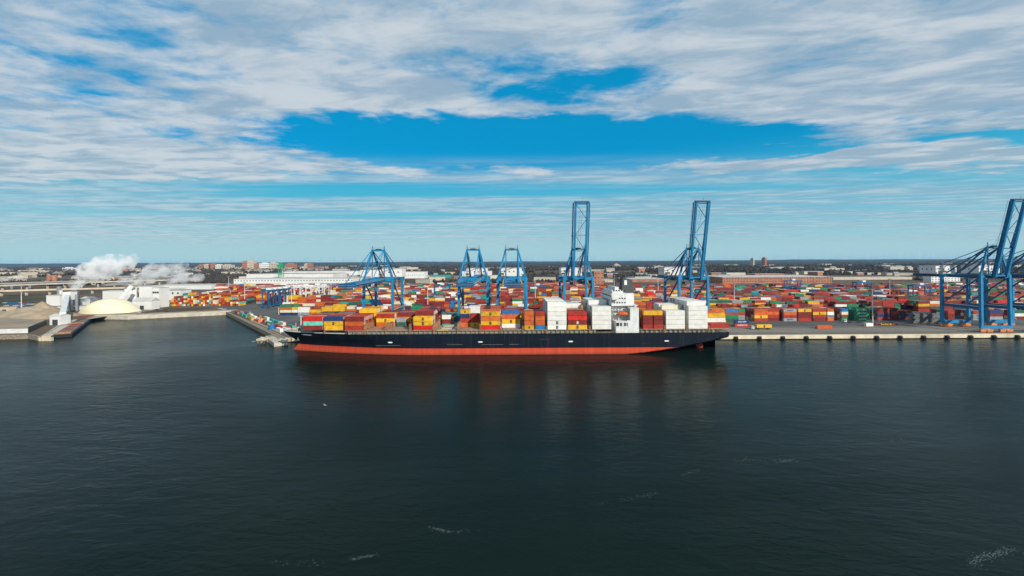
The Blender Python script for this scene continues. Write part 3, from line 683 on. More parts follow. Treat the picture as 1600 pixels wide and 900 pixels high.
    for sx in (-1, 1): b.beam(P(1, sx * 6) + nrm * .6, P(LB, sx * 6) + nrm * .6, .8, .12, M_tan if not up else M_craned, up=nrm); b.beam(P(1, sx * 6.4) + nrm * 1.7, P(LB, sx * 6.4) + nrm * 1.7, .1, m=M_tan if not up else M_craned)
    q = P(LB, 0); b.beam(P(LB + .6, -5.4), P(LB + .6, 5.4), 1.0, 2.6, M_craned, up=nrm); b.beam(P(LB + 1.4, -5.7), P(LB + 1.4, 5.7), .25, m=M_grey); b.beam(P(LB, .5), P(LB + 3.6, .5), .12, m=M_craned)
    for x in (-5.4, -2.7, 0, 2.7, 5.4): b.beam(P(LB, x), P(LB + 1.5, x), .14, m=M_craned)
    b.build('walkway', None, bo)
    if up:
        for sx in (-1, 1):
            b = MB(); b.beam(P(22, sx * 3.8) + nrm * 1.6, P(40, sx * 4.6) + nrm * 1.4, .45, m=M_craned); b.beam(P(22, sx * 3.8) + nrm * 1.6, (sx * 4.3, .4, 65), .4, m=M_craned); b.build('forestay', None, t)
            b = MB()
        b.beam((-.9, 1, 66), P(54, -.9), .1, m=M_craned); b.beam((.9, 1, 66), P(54, .9), .1, m=M_craned); b.build('hoist_rope', None, t)
        b = MB(); b.beam(P(33.5, -6.6), P(34, -6.6), .8, m=M_craned); b.beam(P(18, -6.2) + nrm * .8, P(34, -5.6) + nrm * .8, .35, m=M_craned); b.build('stay_link', None, t)
    else:
        for sx in (-1, 1):
            b = MB(); b.beam((sx * 4.6, 1, 66), P(26, sx * 4.7), .40, m=B); b.beam((sx * 4.6, 1, 66.2), P(51, sx * 4.7), .40, m=B); b.build('forestay', None, t)
    # trolley and cab
    ty = 14 if up else -1
    b = MB(); b.box(-6, 6, ty - 3, ty + 3, 40.8, 41.5, M_grey); b.box(-5.6, -2.9, ty - 5.5, ty - 3, 37.6, 40.7, M_steelw); b.box(-5.5, -3, ty - 5.56, ty - 5.5, 38.2, 40, M_glass)
    b.build('operator_cab', None, t)
    b = MB(); b.box(11.8, 13.8, 26, 28, 3, 42, None) if False else None
    for z in range(6, 42, 4):
        s = 1 if (z // 4) % 2 else -1; b.beam((12.6, 29 - s * 1.5, z), (12.6, 29 + s * 1.5, z + 4), .5, .15, M_tan)
        b.box(12.2, 13, 27.2, 30.8, z, z + .1, M_tan)
    b.build('stair', None, t)
    b = MB(); b.box(-12.5, -8.5, 29.9, 32.4, 8.5, 11.5); b.build('electrical_cabin', M_steelw, t)
    return t
CR = [(-101, 0, 'blue gantry crane with lowered boom nearest the ship bow'), (-27.6, 0, 'blue gantry crane with lowered boom, middle of the three lowered ones'), (2.3, 0, 'blue gantry crane with lowered boom, beside the crane with raised boom'),
      (53.8, 1, 'blue gantry crane with raised boom in front of the ship bridge'), (142.5, 1, 'blue gantry crane with raised boom behind the ship stern'), (375.5, 1, 'blue gantry crane with raised boom standing on the bare quay'),
      (412.5, 1, 'blue gantry crane cut off by the right edge of the picture')]
proto = {}
for x, up, lab in CR:
    if up not in proto: o = proto[up] = crane_proto(up)
    else: o = copy_tree(proto[up])
    o.location = (x, 319, GZ); tag(o, lab, 'gantry crane', 'ship-to-shore cranes on the quay')

# ------------------------------------------------------------------ yard containers
YG = 'containers stacked in the yard'
ny = 0
# the front stacks right of the stern, read off the photograph (px left, px right, base D, column, name)
FRONT = [(1112, 1132, 383, 'drYo'), (1134, 1153, 383, 'DGBb'), (1153, 1164, 383, 'ggrG'), (1178, 1199.5, 383, 'rYoo'), (1200, 1216, 386, 'dror'), (1223.5, 1245, 383, 'krok'), (1246.5, 1268, 383, 'rddY'), (1269.5, 1291, 383, 'drYr'), (1292.5, 1302.5, 383, 'okwo'),
         (1314, 1325.5, 383, 'GBcb'), (1337, 1358.5, 383, 'EEEE'), (1370, 1391.5, 386, 'rndd'), (1393, 1403, 386, 'ddrd'), (1404, 1425, 388, 'dnd'), (1480, 1492, 386, 'ddr'), (1520, 1541, 383, 'kkr'), (1546, 1567, 386, 'gdn'), (1584, 1605, 386, 'dwD')]
occupied = []
pal_mid = {'dark red': 34, 'red': 22, 'orange': 12, 'bright red': 3, 'yellow': 11, 'white': 6, 'grey': 8, 'green': 4, 'dark green': 4, 'teal': 3, 'navy': 7, 'blue': 2, 'cream': 5, 'brown': 9}
for si, (p0, p1, D, colstr) in enumerate(FRONT):
    X0, X1 = xat(p0, D), xat(p1, D); x = (X0 + X1) / 2; L = 12.19 if X1 - X0 > 8.6 else 6.06
    for j in range(6):
        for k, ch in enumerate(colstr if j == 0 or random.random() < .8 else colstr[:-1]):
            col = CODE[ch] if j == 0 or colstr[0] == 'E' else wpick(pal_mid)
            z = GZ + .02 + k * 2.83; y = D + j * 2.75
            if j == 0: container(x, y, z, col, '%s container, %s tier of the %s front yard stack counted from the ship stern' % (col, tiern[k], nth(si)), YG, L, 2.79, EM.get(ch), -1); ny += 1
            elif k == len(colstr) - 1 and j < 4 and ny < 105: container(x, y, z, col, '%s top container, %s row back, %s front yard stack from the ship stern' % (col, nth(j), nth(si)), YG, L, 2.79, None, -1); ny += 1
            else: sbox(x, y, z, col, L)
LOOSE = [(1147, 1171, 352, 'rC', 'pair of stacked loose containers just behind the stern'), (1112, 1134, 352, 'oY', 'pair beside the stern')]
for p0, p1, D, cs_, nm in LOOSE:
    for k, ch in enumerate(cs_): container(xat((p0 + p1) / 2, D), D, GZ + .02 + k * 2.83, CODE[ch], '%s container, %s of the %s' % (CODE[ch], ('lower', 'upper')[k], nm), YG, 12.19, 2.79, EM.get(ch) or ('H' if k == 0 else None), -1)
container(xat(1281, 345), 340, GZ + .02, 'orange', 'single orange container set down alone on the quay apron', YG, 12.19, 2.6, None, -1)
container(xat(1357, 352), 351, GZ + .02, 'white', 'small white container alone beside the green stack', YG, 6.06, 2.6, None, -1)

def leftlimit(D):
    if D < 430: return xat(470, D)
    if D < 500: return xat(437, D)
    if D < 640: return xat(520, D) if D < 560 else xat(400, D)
    return xat(335, D)
blocks = [447, 500, 553, 606, 662, 718, 775, 832, 890, 950]
# block one behind the ship: same line as the front stacks
fy = 383; x = leftlimit(383) + 6; hgts = 3
bay_i = 0
def run_block(fy, x, xend, rows, ind_rows, maxh, pal, lab, step=12.75, colorzone=None, base_label=''):
    global ny
    hgt = 3; bi_ = 0
    while x < xend:
        if random.random() < .06: x += random.choice((6, 13)); bi_ += 0; continue
        is20 = random.random() < .12; L = 6.06 if is20 else 12.19
        mono = random.random() < .5; mc = wpick(pal(x))
        hgt = max(2, min(maxh, hgt + random.choice((-1, -1, 0, 0, 1, 1))))
        for j in range(rows):
            hj = max(1, min(maxh, hgt + random.choice((-1, 0, 0, 0, 1))))
            for k in range(hj):
                if not (j == 0 or k >= hj - 2 or (k >= 0 and j < 2)): continue
                col = mc if mono and random.random() < .75 else wpick(pal(x)); y = fy + j * 2.75; z = GZ + .02 + k * 2.83
                top_ = k == hj - 1
                if ind_rows and top_ and j < ind_rows and ny < 128 and L > 7:
                    em = {'yellow': 'M', 'green': 'E', 'grey': 'K', 'navy': 'C'}.get(col) if j == 0 else None
                    container(x + L / 2, y, z, col, '%s container, top of %s stack, %s row, %s' % (col, nth(bi_), nth(j), lab), YG, L, 2.79, em, 1 if x < 0 else -1); ny += 1
                else: sbox(x + L / 2, y, z, col, L)
        x += L + .55; bi_ += 1
def pal_at(x):
    d = dict(pal_mid)
    if x > 330: d.update({'green': 9, 'dark green': 7, 'teal': 5, 'dark red': 40, 'orange': 6, 'yellow': 5})
    if x < -120: d.update({'orange': 16, 'yellow': 14, 'cream': 9, 'white': 12, 'dark red': 16})
    return d
run_block(383, leftlimit(383), xat(1108, 383), 6, 1, 3, pal_at, 'yard block right behind the cranes')
for D in blocks:
    if D > 800:
        if D < 900: run_block(D, leftlimit(D), xat(900, D), 6, 0, 4, pal_at, ''); run_block(D + 20, leftlimit(D + 20), xat(890, D), 5, 0, 3, pal_at, '')
        continue
    run_block(D, leftlimit(D), xat(1700, D), 6, 0, 4, pal_at, '')
    run_block(D + 20, leftlimit(D + 20) , xat(1700, D + 20), 5, 0, 4, pal_at, '')
# end-on colourful stacks on the far side of the basin
for px0 in range(0, 37):
    px_ = 262 + px0 * 3.05
    for row, D in enumerate((548, 566, 584, 604)):
        if random.random() < .12: continue
        X = xat(px_, 548) + random.uniform(-.1, .1); hh = random.choice((3, 4, 5, 5, 6)) if 264 < px_ < 335 else random.choice((2, 3, 4))
        for k in range(hh): 
            if row == 0 or k > 1: sbox(X, D, GZ + .02 + k * 2.6, wpick({'orange': 20, 'red': 22, 'yellow': 22, 'cream': 10, 'mint': 5, 'teal': 6, 'dark red': 14, 'white': 6, 'brown': 6}), 12.19, 2.59, 'y')
# cream pair + odd boxes by the tarmac
for k in range(3):
    container(xat(445.5, 455), 452, GZ + .02 + k * 2.6, 'cream', 'cream container, %s of the three stacked by the dark tarmac near the bow' % ('bottom', 'middle', 'top')[k], YG, 12.19, 2.59, None, 1)
tag(stuff.build('container_stacks', None), 'remaining stacked shipping containers of mixed colours filling the ship and yard', 'containers', kind='stuff')

# ------------------------------------------------------------------ yard machines and quay traffic
def rtg_proto(m, wheelm):
    t = empty('yard_gantry', (0, 0, 0))
    for sx in (-1, 1):
        for y in (0, 7): b = MB(); b.beam((sx * 11.5, y, 1.5), (sx * 11.5, y, 20), 1.0, 1.2, m, up=(0, 1, 0)); b.build('leg', None, t)
        b = MB(); b.box(sx * 11.5 - .6, sx * 11.5 + .6, -1, 8, 1.4, 2.4, m)
        for y in (-.5, 1.2, 5.8, 7.5): b.cyl((sx * 11.5 - .4, y, .8), (sx * 11.5 + .4, y, .8), .8, n=10, m=M_black)
        b.build('wheel_base', None, t)
    b = MB(); b.box(-12.5, 12.5, -.8, .8, 20, 22, m); b.box(-12.5, 12.5, 6.2, 7.8, 20, 22, m); b.box(-12.3, -11, .8, 6.2, 20.4, 21.6, m); b.box(11, 12.3, .8, 6.2, 20.4, 21.6, m); b.build('top_beam', None, t)
    b = MB(); b.box(-2, 3, .2, 6.8, 22, 24.4, wheelm); b.box(-4, -2, -.6, 1.6, 17.6, 20, wheelm); b.build('trolley', None, t)
    b = MB(); b.box(-9, -3, 2.5, 5, 12, 12.6, m)
    for x in (-8, -4): b.cyl((x, 3.7, 12.6), (x, 3.7, 21), .08, n=4, m=M_dgrey)
    b.build('spreader', None, t); return t
rb = rtg_proto(M_craned, M_steelw); rw = rtg_proto(M_steelw, M_steelw)
i = 0
for n_, (pr, spots, cname) in enumerate(((rb, [(425, 535, 90), (433, 545, 90), (441, 556, 90), (450, 566, 90), (455, 590, 90)], 'blue'), (rw, [(464, 600, 90), (473, 612, 90), (482, 625, 90), (490, 600, 90), (500, 640, 90), (510, 620, 90)], 'white'))):
    for k, (px_, D, a) in enumerate(spots):
        o = pr if k == 0 else copy_tree(pr); o.location = (xat(px_, D), D, GZ); o.rotation_euler = (0, 0, R(a + 8))
        tag(o, '%s rubber-tyred yard gantry, %s from the left in its group' % (cname, nth(k)), 'yard crane', '%s yard gantries in a cluster' % cname)
dk_ = [(1350, 640), (1240, 700), (1440, 560), (690, 620), (840, 600)]
for k, (px_, D) in enumerate(dk_):
    o = copy_tree(rb); o.location = (xat(px_, D), D, GZ); o.rotation_euler = (0, 0, 0)
    tag(o, 'blue yard gantry over far stacks, %s in the deep yard from the bow side' % nth([3, 2, 4, 0, 1][k]), 'yard crane', 'yard gantries standing deep in the stacks')
# trucks
def truck(x, y, contcol, lab, em=None, sgn=-1, chassis_only=False):
    t = empty('container_truck', (x, y, GZ), 0, lab, 'truck')
    b = MB(); b.box(-.4 * 1, 12, .9, 1.5, 1.0, 1.3, M_dgrey); b.box(11, 12.2, .2, 2.2, .9, 1.1, M_dgrey)
    for wx in (9, 10.3, 2): 
        for yy in (.1, 1.9): b.cyl((wx, yy, .5), (wx, yy + .4, .5), .5, n=10, m=M_black)
    b.build('chassis', None, t)
    b = MB(); b.box(-4.2, -2.1, .1, 2.35, .6, 2.9, M_steelw); b.box(-2.1, 1.0, .5, 1.9, .6, 1.1, M_dgrey); cab = b.build('cab', None, t)
    b = MB(); b.box(-4.24, -4.2, .4, 2.0, 1.7, 2.6, M_glass); b.box(-3.9, -2.7, .06, .1, 1.8, 2.6, M_glass); b.build('window', None, cab)
    for wx in (-3.4, .3): b = MB(); b.cyl((wx, .05, .5), (wx, 2.35, .5), .5, n=10, m=M_black); b.build('wheel', None, t)
    return t
tx = xat(1176, 338)
truck(tx + 3, 337.6, None, 'white terminal tractor hauling a yellow container along the quay')
container(tx + 3 + 6.1, 337.6, GZ + 1.35, 'yellow', 'yellow container with dark emblem riding on the quay tractor', YG, 12.19, 2.6, 'M', -1)
truck(xat(1325, 372), 371, None, 'white terminal tractor with empty chassis beside the green stack')
for k, (a, D, c) in enumerate(((1368, 358, 'bright red'), (1376, 356, 'yellow'), (1388, 357, 'orange'))):
    b = MB(); b.box(0, 9, 0, 2.4, .5, .8, CM[c]); b.box(.3, 1.0, .2, 2.2, .8, 1.3, CM[c]); b.box(8, 8.7, .2, 2.2, .8, 1.3, CM[c])
    for wx in (1.5, 7.3): b.cyl((wx, 0, .4), (wx, 2.4, .4), .4, n=8, m=M_black)
    o = b.build('flat_trailer', None); o.location = (xat(a, D), D, GZ); tag(o, 'low %s empty trailer parked on the quay right of the green stack' % c, 'trailer', 'empty trailers on the quay')
for k in range(7):
    b = MB(); L = 26; 
    b.box(0, L, 0, 7, 0, .42, M_roofg)
    for q in range(7): b.box(q * 4, q * 4 + .3, -.05, 7.05, .42, .8, M_dgrey)
    o = b.build('hatch_panel', None); o.location = (xat(1427, 366) + (k % 3) * .9, 366, GZ + 1 + k * 1.15); tag(o, 'grey steel hatch panel, %s from the ground, stacked left of the quay crane' % nth(k), 'hatch panel', 'hatch panels stacked on the quay')
    if k == 0:
        b2 = MB(); b2.box(1, 25, 1, 6, 0, .98); o2 = b2.build('timber_bearer', M_wood); o2.location = (xat(1427, 366), 366, GZ + .01); tag(o2, 'timber bearers under the stacked grey hatch panels', 'bearer')
# vans and cars on the quay and left lots
def car_proto(m, L=4.6, h=1.45, name='parked_car'):
    b = MB(); b.box(0, L, 0, 1.8, .3, .85, m)
    b.hexa([(L * .2, .1, .85), (L * .85, .1, .85), (L * .85, 1.7, .85), (L * .2, 1.7, .85), (L * .33, .22, h), (L * .72, .22, h), (L * .72, 1.58, h), (L * .33, 1.58, h)], M_glass)
    b.box(L * .34, L * .71, .24, 1.56, h, h + .03, m)
    for wx in (L * .2, L * .8):
        for yy in (-.02, 1.6): b.cyl((wx, yy, .32), (wx, yy + .22, .32), .32, n=8, m=M_black)
    o = b.build(name, None); return o
cars = [car_proto(M_steelw), car_proto(CM['blue']), car_proto(CM['grey']), car_proto(CM['red']), car_proto(M_dgrey)]
cn = ['white', 'blue', 'grey', 'red', 'black']; used = set()
def place_car(k, x, y, a, lab, g):
    o = cars[k] if k not in used else copy_tree(cars[k]); used.add(k); o.location = (x, y, GZ + .01); o.rotation_euler = (0, 0, a); tag(o, lab, 'car', g)
rr_ = random.Random(5)
for r_ in range(6):
    for c_ in range(15):
        if rr_.random() < .2: continue
        px_ = 4 + c_ * 3.6 + r_; X, Y = at(px_, 474 + r_ * 2.2); k = rr_.choice((0, 1, 1, 1, 2, 0, 3, 4)); place_car(k, X, Y, R(70), '%s car in the far left car park behind the sand heap' % cn[k], 'cars in the left car park')
for px_, py, k in ((206, 488, 4), (212, 489, 0), (241, 485, 4), (247, 484, 2), (253, 485, 4), (256, 488, 4), (120, 480, 2), (340, 483, 0), (346, 484, 0), (200, 489, 2)):
    X, Y = at(px_, py); place_car(k, X, Y, 0, '%s car parked on the strip along the basin sea wall' % cn[k], 'cars along the basin')
# light masts
def mast_proto():
    t = empty('light_mast', (0, 0, 0)); b = MB(); b.cyl((0, 0, 0), (0, 0, 30), .45, .2, n=8); b.build('pole', M_steelw, t)
    b = MB(); b.box(-1.6, 1.6, -.3, .3, 29.6, 30.3); b.box(-.3, .3, -1.6, 1.6, 29.8, 30.5); b.build('lamp_head', M_grey, t); return t
mp = mast_proto(); sp_ = [(1363, 372), (668, 470), (1147, 470), (382, 560), (1390, 560), (1028, 640), (517, 620), (1480, 640), (836, 560), (33, 500), (960, 760), (1240, 760), (620, 720), (357, 820), (1540, 480), (455, 470)]
for k, (px_, D) in enumerate(sp_):
    o = mp if k == 0 else copy_tree(mp); o.location = (xat(px_, D), D, GZ); tag(o, 'tall pale lighting mast, %s from the left of those in the yard' % nth(sorted(q[0] for q in sp_).index(px_)), 'light mast', 'tall lighting masts in the yard')

# ------------------------------------------------------------------ west edge clutter, jetty
ux, uy = C1[0] - C2[0], C1[1] - C2[1]; n_ = math.hypot(ux, uy); ux /= n_; uy /= n_
cl = [('orange', .10, 8), ('grey', .16, 7), ('dark red', .2, 9), ('cream', .28, 10), ('teal', .34, 6), ('white', .38, 8), ('orange', .44, 9), ('cream', .48, 7), ('yellow', .5, 8), ('red', .56, 8), ('white', .60, 9), ('green', .63, 7), ('teal', .66, 8),
      ('brown', .70, 9), ('red', .74, 8), ('cream', .77, 10), ('bright red', .80, 8), ('orange', .83, 11), ('white', .86, 8)]
ang = math.atan2(uy, ux)
cl += [(random.choice(['orange', 'cream', 'yellow', 'red', 'white', 'teal', 'brown']), f_ / 100, off_) for f_, off_ in ((12, 4), (18, 13), (23, 4), (30, 4), (36, 14), (41, 4), (46, 15), (52, 4), (55, 15), (62, 15), (68, 16), (72, 4), (79, 16), (84, 4), (88, 15))]
cl.sort(key=lambda q: q[1])
for k, (c, f, off) in enumerate(cl):
    x = C2[0] + ux * n_ * f - uy * off; y = C2[1] + uy * n_ * f + ux * off
    container(x, y, GZ + .01, c, '%s container standing %s from the far corner on the west pier edge' % (c, nth(k)), 'containers along the west pier edge', 12.19 if k % 3 else 6.06, 2.6, None, 1, ang + (0 if k % 2 else .06))
b = MB(); 
for f0, f1 in ((.45, .9),): b.beam((C2[0] + ux * n_ * f0 - uy * 2.5, C2[1] + uy * n_ * f0 + ux * 2.5, GZ + .6), (C2[0] + ux * n_ * f1 - uy * 2.5, C2[1] + uy * n_ * f1 + ux * 2.5, GZ + .6), .4, 1.2, M_fascia)
tag(b.build('parapet_wall', None), 'pale low parapet along the west pier edge beside the containers', 'parapet')
x, y = at(437, 514); b = MB(); b.cyl((0, 0, 0), (0, 0, 4), 2.6, n=16, m=CM['blue']); b.blob((0, 0, 4), 2.6, 2.6, .8, CM['blue'], 12, 3, half=True); o = b.build('storage_tank', None); o.location = (xat(426, 352), 350, GZ); tag(o, 'small round blue tank at the end of the west pier', 'tank')
jt = empty('mooring_jetty', (0, 0, 0), 0, 'pale stone mooring jetty with white tyre fenders beside the ship bow', 'jetty')
b = MB(); J0 = (xat(428, 330), 326); J1 = (xat(441, 300), 298)
b.beam((J0[0], J0[1], 1.2), (J1[0], J1[1], 1.2), 9, 3.0, M_conc); b.beam((C1[0] - 2, 322, 1.6), (J0[0], J0[1], 1.6), 8, 3.2, M_rock); b.build('jetty_body', None, jt)
b = MB()
for q in range(9):
    f = q / 8; x = J0[0] + (J1[0] - J0[0]) * f; y = J0[1] + (J1[1] - J0[1]) * f; b = MB(); b.cyl((x - 4.9, y, .9), (x - 4.4, y, 1.3), .8, n=8, m=M_pale); b.build('tyre_fender', None, jt)
for q in range(5): b = MB(); b.cyl((J1[0] - 4 + q * 2, J1[1] - .7, 1.1), (J1[0] - 4 + q * 2, J1[1] - .2, 1.3), .8, n=8, m=M_pale); b.build('tyre_fender', None, jt)
b = MB()
for q in range(40): b.blob((J0[0] + (J1[0] - J0[0]) * random.random() + random.uniform(-4, 4), J0[1] + (J1[1] - J0[1]) * random.random() * 1.05, 2.7), random.uniform(.3, 1), random.uniform(.3, 1), random.uniform(.2, .7), M_rock, 5, 3, .2)
tag(b.build('rubble', None, jt), kind='stuff')
md = empty('mooring_dolphin', (0, 0, 0), 0, 'small square platform on piles in the water, linked by footbridge', 'mooring dolphin')
dx, dy = xat(410, 310), 310
b = MB(); b.box(dx - 3.2, dx + 3.2, dy - 3, dy + 3, 2.2, 3.4); b.box(dx - .6, dx + .6, dy - .6, dy + .6, 3.4, 4.3); b.build('platform', M_fascia, md)
for sx in (-2.4, 0, 2.4):
    for sy in (-2.2, 2.2): b = MB(); b.cyl((dx + sx, dy + sy, -2), (dx + sx, dy + sy, 2.2), .4, n=8); b.build('pile', M_wood, md)
b = MB(); b.beam((dx + 3, dy, 3.1), (J0[0] - 3, J0[1] - 9, 3.0), 1.1, .5); b.build('footbridge', M_steelw, md)

# ------------------------------------------------------------------ left shore industry
def building(name, px0, px1, pybase, htop_px, depth, wallm, roofm, lab, cat='building', rows=0, rot=0, z0=GZ, group=None, door=False, gable=False):
    D = (H - z0) * F / (pybase - hy((px0 + px1) / 2)); X0, X1 = xat(px0, D), xat(px1, D); h = (pybase - htop_px) / F * D; W_ = X1 - X0
    t = empty(name, ((X0 + X1) / 2, D, z0), rot, lab, cat, group)
    b = MB(); b.box(-W_ / 2, W_ / 2, 0, depth, 0, h); b.build('wall', wallm, t)
    b = MB()
    if gable:
        g = min(6, W_ * .18); b.quad([(-W_ / 2 - .3, -.3, h), (W_ / 2 + .3, -.3, h), (W_ / 2 + .3, depth / 2, h + g), (-W_ / 2 - .3, depth / 2, h + g)]); b.quad([(-W_ / 2 - .3, depth / 2, h + g), (W_ / 2 + .3, depth / 2, h + g), (W_ / 2 + .3, depth + .3, h), (-W_ / 2 - .3, depth + .3, h)])
        b.quad([(-W_ / 2, 0, h), (-W_ / 2, depth, h), (-W_ / 2, depth / 2, h + g)]); b.quad([(W_ / 2, 0, h), (W_ / 2, depth, h), (W_ / 2, depth / 2, h + g)])
    else: b.box(-W_ / 2 - .3, W_ / 2 + .3, -.3, depth + .3, h, h + .5)
    b.build('roof', roofm, t)
    if rows:
        nn = min(max(3, int(W_ / 7)), 96 // rows); wh = min(2.4, h / rows * .45); b = MB(); b.box(-1.2, 1.2, -.1, .02, 0, wh); w0 = b.build('window', M_glass, t)
        for r in range(rows):
            z = h * (r + .45) / rows
            for q in range(nn):
                o = w0 if r == 0 and q == 0 else w0.copy(); o.location = (-W_ / 2 + W_ * (q + .5) / nn, 0, z)
                if o is not w0: COL.objects.link(o)
    if door: b = MB(); b.box(-2.5, 2.5, -.08, .02, .02, min(5, h * .6)); b.build('door', M_dgrey, t)
    return t
M_brownroof = mat('brown_flat_roof', (.30, .24, .17), .9, var=.25, scale=.05, dirt=((.2, .16, .12), .5))
# stone shed, front left
t = empty('dock_shed', (0, 0, 0), 0, 'long low shed with brown flat roof and white front at the left shore', 'shed')
a0 = at(-60, 522.5); a1 = at(43, 520.5); a2 = at(71, 507.5); a3 = at(-60, 500)
b = MB(); b.hexa([(a0[0], a0[1], GZ), (a1[0], a1[1], GZ), (a2[0], a2[1], GZ), (a3[0], a3[1], GZ), (a0[0], a0[1], GZ + 4), (a1[0], a1[1], GZ + 4), (a2[0], a2[1], GZ + 4), (a3[0], a3[1], GZ + 4)]); b.build('wall', M_steelw, t)
b = MB(); b.hexa([(a1[0] + .1, a1[1] - .1, GZ), (a1[0] + .3, a1[1], GZ), (a2[0] + .5, a2[1] + .1, GZ), (a2[0] + .2, a2[1] + .1, GZ), (a1[0] + .1, a1[1] - .1, GZ + 4.8), (a1[0] + .3, a1[1], GZ + 4.8), (a2[0] + .5, a2[1] + .1, GZ + 4.8), (a2[0] + .2, a2[1] + .1, GZ + 4.8)]); b.build('end_wall', M_dgrey, t)
b = MB(); b.hexa([(a0[0], a0[1] - .4, GZ + 4), (a1[0] + .6, a1[1] - .4, GZ + 4), (a2[0] + .6, a2[1], GZ + 4), (a3[0], a3[1], GZ + 4), (a0[0], a0[1] - .4, GZ + 4.4), (a1[0] + .6, a1[1] - .4, GZ + 4.4), (a2[0] + .6, a2[1], GZ + 4.5), (a3[0], a3[1], GZ + 4.5)]); b.build('roof', M_brownroof, t)
def mound(name, cx, cy, rx, ry, h, m, lab, cat):
    b = MB(); nx = 26; ny_ = 26
    for j in range(ny_ + 1):
        for i in range(nx + 1):
            u = -1 + 2 * i / nx; v = -1 + 2 * j / ny_; r = math.hypot(u, v); z = max(0, 1 - r) ** .85 * h * (1 + .35 * noise.noise(Vector((u * 2.5 + cx, v * 2.5, 1))))
            b.v.append((cx + u * rx, cy + v * ry, GZ + .02 + max(0, z)))
    for j in range(ny_):
        for i in range(nx): a = j * (nx + 1) + i; b.f.append((a, a + 1, a + nx + 2, a + nx + 1)); b.mi.append(0)
    return tag(b.build(name, m), lab, cat)
c = at(35, 497); mound('sand_heap', c[0], c[1] + 8, 42, 30, 11, M_sand, 'large brown sand heap behind the low dock shed', 'sand heap')
c = at(60, 489); mound('gravel_heap', c[0], c[1] + 4, 18, 18, 13, M_sand, 'smaller pointed brown heap beside the white mill building', 'gravel heap')
c = at(5, 488); mound('soil_heap', c[0], c[1] + 4, 30, 20, 6, M_sand, 'flat brown soil heap at the left edge behind the shed', 'soil heap')
building('brick_hut', 0, 12, 489, 480, 8, M_beige, M_brownroof, 'small beige hut at the left edge beside the car park', door=True)
# dock and dolphins
t = empty('loading_dock', (0, 0, 0), 0, 'grey loading dock with yellowish pile caps beside the red barges', 'dock')
q0 = at(64, 527, 2.6); q1 = at(79, 527, 2.6); q2 = at(121, 500, 2.6); q3 = at(100, 503, 2.6)
b = MB(); b.hexa([(p[0], p[1], 1.0) for p in (q0, q1, q2, q3)] + [(p[0], p[1], GZ + .25) for p in (q0, q1, q2, q3)]); b.build('dock_slab', M_conc, t)
for k in range(4): b = MB(); b.box(q0[0] + k * 2.6, q0[0] + k * 2.6 + 2.0, q0[1] - 2, q0[1] - .05, -1, 2.6); b.build('pile_cap', M_fascia, t)
dirv = Vector((-.64, .768, 0)); nr = Vector((.768, .64, 0))
for k in range(2):
    t = empty('barge', Vector((-373, 331, 0)) + dirv * (k * 71), 0, ('near' if k == 0 else 'far') + ' open barge with red and grey cargo hold moored at the loading dock', 'barge', 'barges at the loading dock'); o0 = Vector((0, 0, 0))
    def obx(u0, u1, v0, v1, z0, z1, b, m): 
        P = [dirv * u + nr * v for u, v in ((u0, v0), (u0, v1), (u1, v1), (u1, v0))]; b.hexa([p + Vector((0, 0, z0)) for p in P] + [p + Vector((0, 0, z1)) for p in P], m)
    b = MB(); obx(0, 68, 0, 16, -1, 2.4, b, M_black); obx(.3, 67.7, .3, 15.7, 2.4, 2.55, b, M_dgrey); b.build('hull', None, t)
    b = MB(); M_cargo = mat('red_ore', (.24, .09, .07), .9, var=.4, scale=.25, dirt=((.26, .22, .19), .95)); obx(4, 64, 1.5, 14.5, 2.55, 3.1, b, M_cargo); b.build('cargo', None, t)
    b = MB(); obx(2.5, 4, 1, 15, 2.55, 3.9, b, M_rust); obx(64, 65.5, 1, 15, 2.55, 3.9, b, CM['dark red']); obx(4, 64, 1, 1.4, 2.55, 3.7, b, M_grey); obx(4, 64, 14.6, 15, 2.55, 3.5, b, M_grey)
    b.build('coaming', None, t)
hp = building('hopper_house', 77, 94, 508, 494, 9, M_white, M_roofw, 'small white hopper house at the foot of the inclined conveyor', gable=True, door=True)
b = MB(); h0 = at(87, 508); tw = at(105, 486)
t = empty('conveyor', (0, 0, 0), 0, 'white covered conveyor climbing from the hopper house to the tower', 'conveyor')
z1 = 60 - (462 - hy(107)) / F * tw[1]
b.beam((h0[0] + 2, h0[1] + 4, GZ + 9.5), (tw[0], tw[1], z1), 4.2, 3.6, M_white); b.build('gallery', None, t)
for f in (.35, .6, .85):
    p = Vector((h0[0] + 2, h0[1] + 4, GZ + 9.5)).lerp(Vector((tw[0], tw[1], z1)), f); b = MB(); b.beam((p.x - 2, p.y, GZ), (p.x, p.y, p.z - 1.5), .6); b.beam((p.x + 4, p.y, GZ), (p.x + 1, p.y, p.z - 1.5), .6); b.build('trestle', M_grey, t)
t = empty('transfer_tower', (tw[0] + 1, tw[1], GZ), 0, 'white transfer tower with steaming stack at the top of the conveyor', 'tower')
b = MB(); b.box(-5, 4.5, -2, 6, z1 - GZ - 5, z1 - GZ + 4.5); b.build('tower_head', M_white, t)
for sx in (-4, 3.5):
    for sy in (-1, 5): b = MB(); b.beam((sx, sy, 0), (sx, sy, z1 - GZ - 5), .7); b.build('leg', M_grey, t)
b = MB(); b.cyl((7, 3, 0), (7, 3, z1 - GZ + 1), 1.4, n=12); b.build('stack', M_grey, t)
building('mill_building', 72, 93, 484, 462, 22, M_white, M_roofw, 'tall plain white mill building behind the hopper house', rows=0)
building('mill_annex', 71, 121, 485, 479, 10, M_white, M_roofg, 'long low white annex in front of the mill', rows=1)
